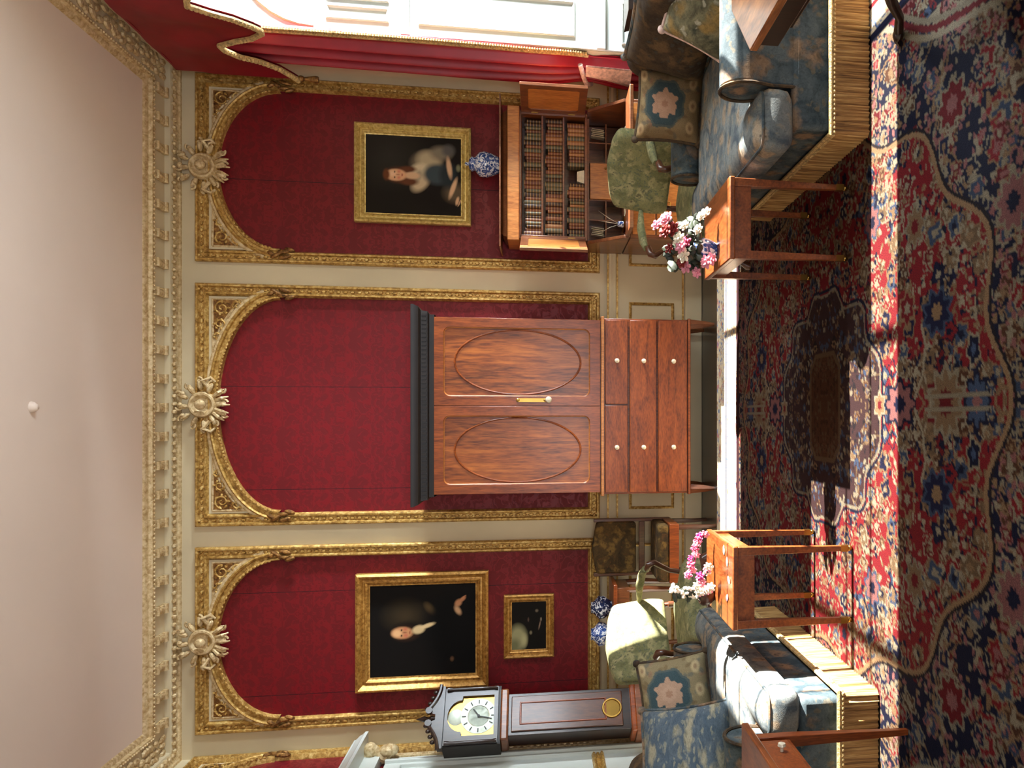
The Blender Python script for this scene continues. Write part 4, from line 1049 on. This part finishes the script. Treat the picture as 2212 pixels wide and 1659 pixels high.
# ------------------------------------------------------------------ armchairs
def make_armchair(loc, rz, mir, label):
    t = thing('open_armchair', label, 'armchair', loc, rz)     # faces local -y, width along x
    st = MB(); T = [(-.23, .24), (-.29, -.27), (.29, -.27), (.23, .24)]
    lay = [(.30, .0), (.36, -.004), (.40, .004), (.425, .03), (.438, .07)]; n = len(T)*5; vs = []; fs = []
    if True:
        for z, d in lay: vs += [(p[0], p[1], z) for p in fillet(offset_poly(T, d), .05, 4)]
        for i in range(len(lay)-1):
            for k in range(n): fs.append((i*n+k, i*n+(k+1) % n, (i+1)*n+(k+1) % n, (i+1)*n+k))
        fs.append(tuple(range(n))); fs.append(tuple((len(lay)-1)*n+k for k in range(n)))
    obj('seat', st.add(vs, fs), M['green'], t, smooth=60)
    bk_ = MB(); out = [(-.27, .02), (.27, .02), (.285, .12), (.27, .36), (.19, .395), (0, .42), (-.19, .395), (-.27, .36), (-.285, .12)]
    out = fillet(out, .03, 3); c = (0, .2); vs = []; fs = []; n = len(out); K = 6
    lay = [(1.0, -.02, 0), (1.0, .018, 0), (.96, .035, 0), (.85, .045, 0), (.5, .055, 0), (.05, .058, 0)]
    def P(p, q, off):
        x = c[0]+(p[0]-c[0])*q; z = c[1]+(p[1]-c[1])*q; yb = .25+.16*z+.03*(1-(x/.28)**2)
        return (x, yb-off, z+.46)
    for q, off, _ in lay: vs += [P(p, q, off) for p in out]
    for i in range(len(lay)-1):
        for k in range(n): fs.append((i*n+k, i*n+(k+1) % n, (i+1)*n+(k+1) % n, (i+1)*n+k))
    fs.append(tuple((len(lay)-1)*n+k for k in range(n))); fs.append(tuple(range(n)))
    obj('backrest', bk_.add(vs, fs), M['green'], t, smooth=60)
    obj('seat_rail', MB().prism([(-.235, .245), (-.295, -.275), (.295, -.275), (.235, .245)], 'Z', .25, .315), M['chair_wood'], t, bevel=.006)
    for s in (-1, 1):
        obj('arm_pad', MB().tube([(s*.27, .26, .645), (s*.30, .12, .655), (s*.305, -.02, .65), (s*.30, -.10, .64)], [.02, .034, .034, .022], 10, .75), M['green'], t, smooth=60)
        obj('arm_support', MB().tube([(s*.30, -.09, .625), (s*.30, -.155, .615), (s*.305, -.165, .585), (s*.30, -.13, .54), (s*.285, -.10, .48), (s*.275, -.10, .42), (s*.27, -.11, .31)], [.020, .022, .019, .017, .016, .018, .022], 9), M['chair_wood'], t, smooth=60)
        obj('leg', MB().tube([(s*.265, -.25, .29), (s*.285, -.275, .24), (s*.275, -.262, .14), (s*.265, -.255, .06), (s*.28, -.275, .012), (s*.28, -.275, 0)], [.030, .032, .022, .017, .024, .024], 9), M['chair_wood'], t, smooth=60)
        obj('leg', MB().tube([(s*.22, .22, .46), (s*.22, .22, .25), (s*.225, .25, .12), (s*.23, .285, .02), (s*.23, .285, 0)], [.022, .022, .019, .016, .016], 8), M['chair_wood'], t, smooth=60)
        obj('back_stile', MB().tube([(s*.235, .24, .40), (s*.24, .27, .55), (s*.24, .32, .82)], [.018, .016, .014], 8), M['chair_wood'], t, smooth=60)
    return t
make_armchair((-1.25, 4.99, .0135), math.radians(42), 1, 'sage green open armchair beside the blue floral sofa and the tall clock')
make_armchair((1.34, 4.90, .0135), math.radians(-49), -1, 'sage green open armchair in front of the open bureau bookcase')

# tapestry side chair by the wall, jar table behind the left armchair
tc = thing('tapestry_chair', 'dark side chair with brown floral tapestry back standing against the wall', 'chair', (-1.01, 6.17, 0), 0)
obj('backrest', MB().prism(fillet([(-.20, .57), (.20, .57), (.205, .88), (0, .915), (-.205, .88)], .03, 3), 'Y', .14, .19), M['tapestry'], tc, smooth=40, bevel=.012)
obj('back_frame', MB().box(-.225, -.198, .15, .20, .30, .90).box(.198, .225, .15, .20, .30, .90).box(-.2, .2, .155, .185, .50, .545), M['chair_wood'], tc, bevel=.005)
obj('seat', MB().box(-.215, .215, -.22, .20, .36, .45), M['tapestry'], tc, bevel=.025, seg=3)
obj('seat_rail', MB().box(-.22, .22, -.225, .2, .29, .362), M['mahogany'], tc, bevel=.004)
for x in (-.195, .195):
    for y in (-.20, .175): obj('leg', MB().tube([(x, y, .30), (x, y, .12), (x*1.02, y*1.04, 0)], [.02, .017, .013], 8), M['chair_wood'], tc)
jt = thing('side_table', 'small brown side table carrying two blue and white jars against the wall', 'table', (-1.56, 6.30, 0))
obj('table_top', MB().box(-.30, .30, -.20, .20, .735, .765), M['mahogany'], jt, bevel=.006)
obj('apron', MB().box(-.27, .27, -.17, .17, .64, .735), M['walnut'], jt, bevel=.003)
for x in (-.25, .25):
    for y in (-.15, .15): obj('leg', MB().tube([(x, y, .66), (x*1.02, y*1.02, .5), (x*.96, y*.96, .2), (x, y, 0)], [.022, .024, .015, .014], 8), M['walnut'], jt)
for x, sc_, mt, lb in ((-1.46, 1.0, 'porcelain_dark', 'dark blue and white jar nearer the tapestry chair on the side table'), (-1.665, 1.05, 'porcelain', 'pale blue and white jar nearer the clock on the side table')):
    j = obj('porcelain_jar', MB().lathe([(0, 0), (.045, 0), (.05, .01), (.085*sc_, .06), (.088*sc_, .10), (.05, .135), (.042, .15), (.048, .16), (.04, .16), (0, .14)], (0, 0, 0), 22), M[mt], None, smooth=50)
    j.location = (x, 6.26, .7655); tag(j, lb, 'jar', 'jars on the side table')

# ------------------------------------------------------------------ low tables between the sofas
def low_table(loc, label):
    t = thing('low_table', label, 'table', loc)
    obj('table_top', MB().box(-.172, .172, -.265, .265, .498, .522), M['table_wood'], t, bevel=.005)
    obj('apron', MB().box(-.155, .155, -.245, .245, .425, .498), M['table_wood'], t, bevel=.002)
    for x in (-.15, .15):
        for y in (-.24, .24):
            l = obj('leg', MB().add([(x+a*q, y+b_*q, z) for z, q in ((.03, .011), (.498, .018)) for a, b_ in ((-1, -1), (1, -1), (1, 1), (-1, 1))], [(0, 3, 2, 1), (4, 5, 6, 7), (0, 1, 5, 4), (1, 2, 6, 5), (2, 3, 7, 6), (3, 0, 4, 7)]), M['table_wood'], t, bevel=.002)
            obj('brass_caster', MB().box(x-.013, x+.013, y-.013, y+.013, .022, .055).ball((x, y, .013), .013, 10, 6), M['brass'], l)
    return t
low_table((-.695, 3.475, .012), 'low wooden table with orchids beside the blue sofa')
low_table((.83, 3.53, .012), 'low wooden table with a vase of mixed flowers beside the curtained sofa')

ft = thing('drawer_table', 'mahogany table with a small knobbed drawer at the near end of the sofa', 'table', (-1.10, 2.75, .012))
obj('table_top', MB().box(-.62, .03, -.80, .02, .570, .596), M['table_wood'], ft, bevel=.005)
obj('apron', MB().box(-.59, -.012, -.77, -.012, .44, .570), M['mahogany'], ft, bevel=.003)
fd = obj('drawer', MB().box(-.012, -.002, -.55, -.07, .458, .556), M['mahogany_flat'], ft, bevel=.003)
obj('knob', MB().lathe([(.006, 0), (.006, .012), (.014, .018), (.012, .027), (0, .03)], (-.002, -.165, .505), 14, 'X'), M['bone'], fd)
for x, y in ((-.02, -.03), (-.57, -.03), (-.02, -.75), (-.57, -.75)):
    obj('leg', MB().add([(x+a*q, y+b_*q, z) for z, q in ((0, .010), (.44, .020), (.57, .020)) for a, b_ in ((-1, -1), (1, -1), (1, 1), (-1, 1))], [(0, 3, 2, 1), (8, 9, 10, 11)]+[(4*r+k, 4*r+(k+1) % 4, 4*r+4+(k+1) % 4, 4*r+4+k) for r in (0, 1) for k in range(4)]), M['mahogany'], ft, bevel=.002)

tt = thing('tripod_table', 'dark octagonal tripod table with polished top at the near arm of the sofa', 'table', (1.56, 2.27, .0125))
oc = [(.455*math.cos(PI*k/4+PI/8), .455*math.sin(PI*k/4+PI/8)) for k in range(8)]
obj('table_top', MB().prism(oc, 'Z', .625, .650), M['polished'], tt, bevel=.004)
obj('box_apron', MB().prism([(p[0]*.96, p[1]*.96) for p in oc], 'Z', .56, .625).prism([(p[0]*.84, p[1]*.84) for p in oc], 'Z', .52, .56), M['walnut_dark'], tt, bevel=.004)
obj('pedestal', MB().lathe([(.05, .10), (.055, .14), (.03, .18), (.045, .25), (.028, .34), (.05, .42), (.08, .48)], (0, 0, 0), 16), M['walnut_dark'], tt, smooth=50)
for q in (math.radians(110), math.radians(230), math.radians(350)):
    c_, s_ = math.cos(q), math.sin(q)
    l = obj('leg', MB().tube([(c_*r, s_*r, z) for r, z in ((.03, .15), (.14, .20), (.27, .175), (.38, .10), (.44, .045), (.50, .022))], [.030, .030, .026, .020, .016, .018], 9), M['walnut_dark'], tt, smooth=60)
    fm = MB().ball((c_*.515, s_*.515, .018), (.026, .026, .018))
    for k in (-.5, 0, .5): fm.tube([(c_*.51, s_*.51, .024), (c_*.51+.03*math.cos(q+k), s_*.51+.03*math.sin(q+k), .016), (c_*.51+.042*math.cos(q+k), s_*.51+.042*math.sin(q+k), .003)], [.011, .009, .004], 6)
    obj('claw_foot', fm, M['walnut_dark'], l)

wt = thing('window_table', 'small dark wooden table standing in the window recess', 'table', (2.93, 5.48, 0))
obj('table_top', MB().prism([(-.19, .60), (.19, .60), (.24, .735), (-.24, .735)], 'Y', -.16, .16), M['walnut_dark'], wt, bevel=.004)
for x in (-.15, .15):
    for y in (-.13, .13): obj('leg', MB().tube([(x, y, .61), (x, y, 0)], [.02, .014], 8), M['walnut_dark'], wt)

# ------------------------------------------------------------------ flowers
PET = ['petal_pink', 'petal_red', 'petal_white', 'petal_rose', 'petal_white', 'petal_pink']
def bloom(c, r, d, k):
    m = MB(); d = Vector(d).normalized(); R = d.to_track_quat('Z', 'Y').to_matrix()
    for ring, (cnt, rr, el) in enumerate(((6, .62, .25), (5, .40, .5), (3, .18, .75))):
        for j in range(cnt):
            q = 2*PI*j/cnt+ring*.5+k; p = R @ Vector((rr*r*math.cos(q), rr*r*math.sin(q), el*r*.6))
            m.ball(Vector(c)+p, (r*.46, r*.30, r*.16), 8, 5, R @ Matrix.Rotation(q, 3, 'Z') @ Matrix.Rotation(-el*1.3, 3, 'Y'))
    return m
fv = thing('flower_vase', 'blue and white vase of pink, red and white garden flowers on the low table', 'vase of flowers', (.745, 3.53, .5345))
obj('vase', MB().lathe([(0, 0), (.032, 0), (.036, .008), (.052, .04), (.055, .07), (.04, .098), (.043, .108), (.038, .108), (.035, .095), (0, .09)], (0, 0, 0), 22), M['porcelain'], fv, smooth=50)
random.seed(4)
FL = [(.115, .23, .036, 0), (.06, .235, .034, 1), (.075, .20, .038, 1), (.03, .175, .034, 2), (-.005, .17, .03, 5), (-.035, .15, .034, 4), (-.075, .135, .032, 0), (-.06, .155, .026, 1), (.03, .135, .03, 3), (.09, .15, .026, 2), (.155, .05, .030, 2), (.135, .075, .026, 4), (.075, .09, .026, 2), (-.065, .055, .032, 0), (-.05, .03, .030, 5), (-.10, .085, .026, 0), (.10, .265, .028, 5), (.0, .21, .024, 1)]
for i, (x, z, r, k) in enumerate(FL):
    y = -.05+random.uniform(-.03, .05)
    fl = obj('flower', bloom((x, y, z), r, (x*3, -.6, .7), i), M[PET[k]], fv)
    obj('stem', MB().tube([(0, 0, .085), (x*.4, y*.4, .085+(z-.085)*.5+.02), (x, y, z)], .003, 5), M['leaf'], fl)
lm = MB()
for i in range(46):
    q = random.uniform(0, 6.28); x, z = random.uniform(-.08, .13), random.uniform(.08, .22)
    lm.ball((x, random.uniform(-.05, .05), z), (.034, .010, .018), 6, 4, Matrix.Rotation(q, 3, 'Y') @ Matrix.Rotation(random.uniform(-1, 1), 3, 'Z'))
obj('foliage', lm, M['leaf'], fv)

op = thing('orchid_pot', 'dark glazed pot of arching pink orchids on the low table', 'potted orchid', (-.79, 3.58, .5345))
obj('pot', MB().lathe([(0, 0), (.032, 0), (.05, .02), (.055, .05), (.046, .066), (.04, .066), (.044, .05), (0, .045)], (0, 0, 0), 18), M['terracotta'], op, smooth=50)
obj('flower_spike', MB().tube([(0, 0, .05), (.0, -.01, .12), (.02, -.01, .21)], .004, 6), M['leaf'], op)
random.seed(9); m = MB()
for i in range(26): m.ball((random.uniform(-.02, .03)+.008*(i/26), random.uniform(-.02, .02), .05+.15*i/26), (.013, .011, .009), 6, 4, Matrix.Rotation(random.uniform(0, 3), 3, 'Y'))
obj('white_buds', m, M['petal_white'], op)
m = MB()
for i in range(14): m.ball((random.uniform(-.02, .02), random.uniform(-.02, .02), .05+.14*i/14), (.026, .008, .012), 6, 4, Matrix.Rotation(random.uniform(0, 3), 3, 'Y'))
obj('leaf', m, M['leaf'], op)
for a, (pts, cols) in enumerate(((((0, 0, .05), (.06, -.02, .10), (.14, -.03, .105), (.22, -.02, .07), (.27, -.0, .04)), ['petal_rose', 'petal_pink', 'petal_rose', 'petal_magenta', 'petal_pink']), (((0, 0, .05), (.04, -.06, .08), (.09, -.10, .07), (.15, -.14, .03)), ['petal_magenta', 'petal_white', 'petal_pink', 'petal_white']), (((0, 0, .05), (.03, -.10, .07), (.06, -.17, .03)), ['petal_pink', 'petal_white', 'petal_white']))):
    s_ = obj('flower_stem', MB().tube(pts, .003, 5), M['leaf'], op)
    for i, c in enumerate(cols*2):
        f = .35+.65*i/(len(cols)*2-1); g = f*(len(pts)-1); k = min(int(g), len(pts)-2); q = g-k
        p = [pts[k][j]*(1-q)+pts[k+1][j]*q for j in range(3)]
        p[1] += random.uniform(-.02, .02); p[2] += random.uniform(-.005, .02)
        obj('flower', bloom(p, .022, (random.uniform(-.6, .6), -.8, .5), i), M[c], s_)
for k, (x, y, c) in enumerate(((-.60, 3.30, 'petal_white'), (-.67, 3.27, 'petal_white'), (-.75, 3.30, 'petal_pink'), (-.56, 3.36, 'petal_white'))):
    f = obj('fallen_petal', MB().ball((0, 0, .003), (.022, .014, .003), 8, 4), M[c], None); f.location = (x, y, .534)
    f.rotation_euler = (0, 0, k*1.1)
    tag(f, ['white petal fallen near the middle of the orchid table', 'white petal fallen at the front edge of the orchid table', 'pink petal fallen on the orchid table near the sofa', 'white petal fallen on the orchid table nearest the clothes press'][k], 'petal', 'fallen orchid petals')

# small ceiling fitting
sd = obj('smoke_detector', MB().lathe([(0, -.030), (.016, -.029), (.024, -.020), (.030, -.008), (.032, 0)], (0, 0, 0), 24), M['ceil'], None, smooth=50)
sd.location = (.06, 4.98, ZC-.0005); tag(sd, 'small white smoke detector on the plain ceiling', 'smoke detector')
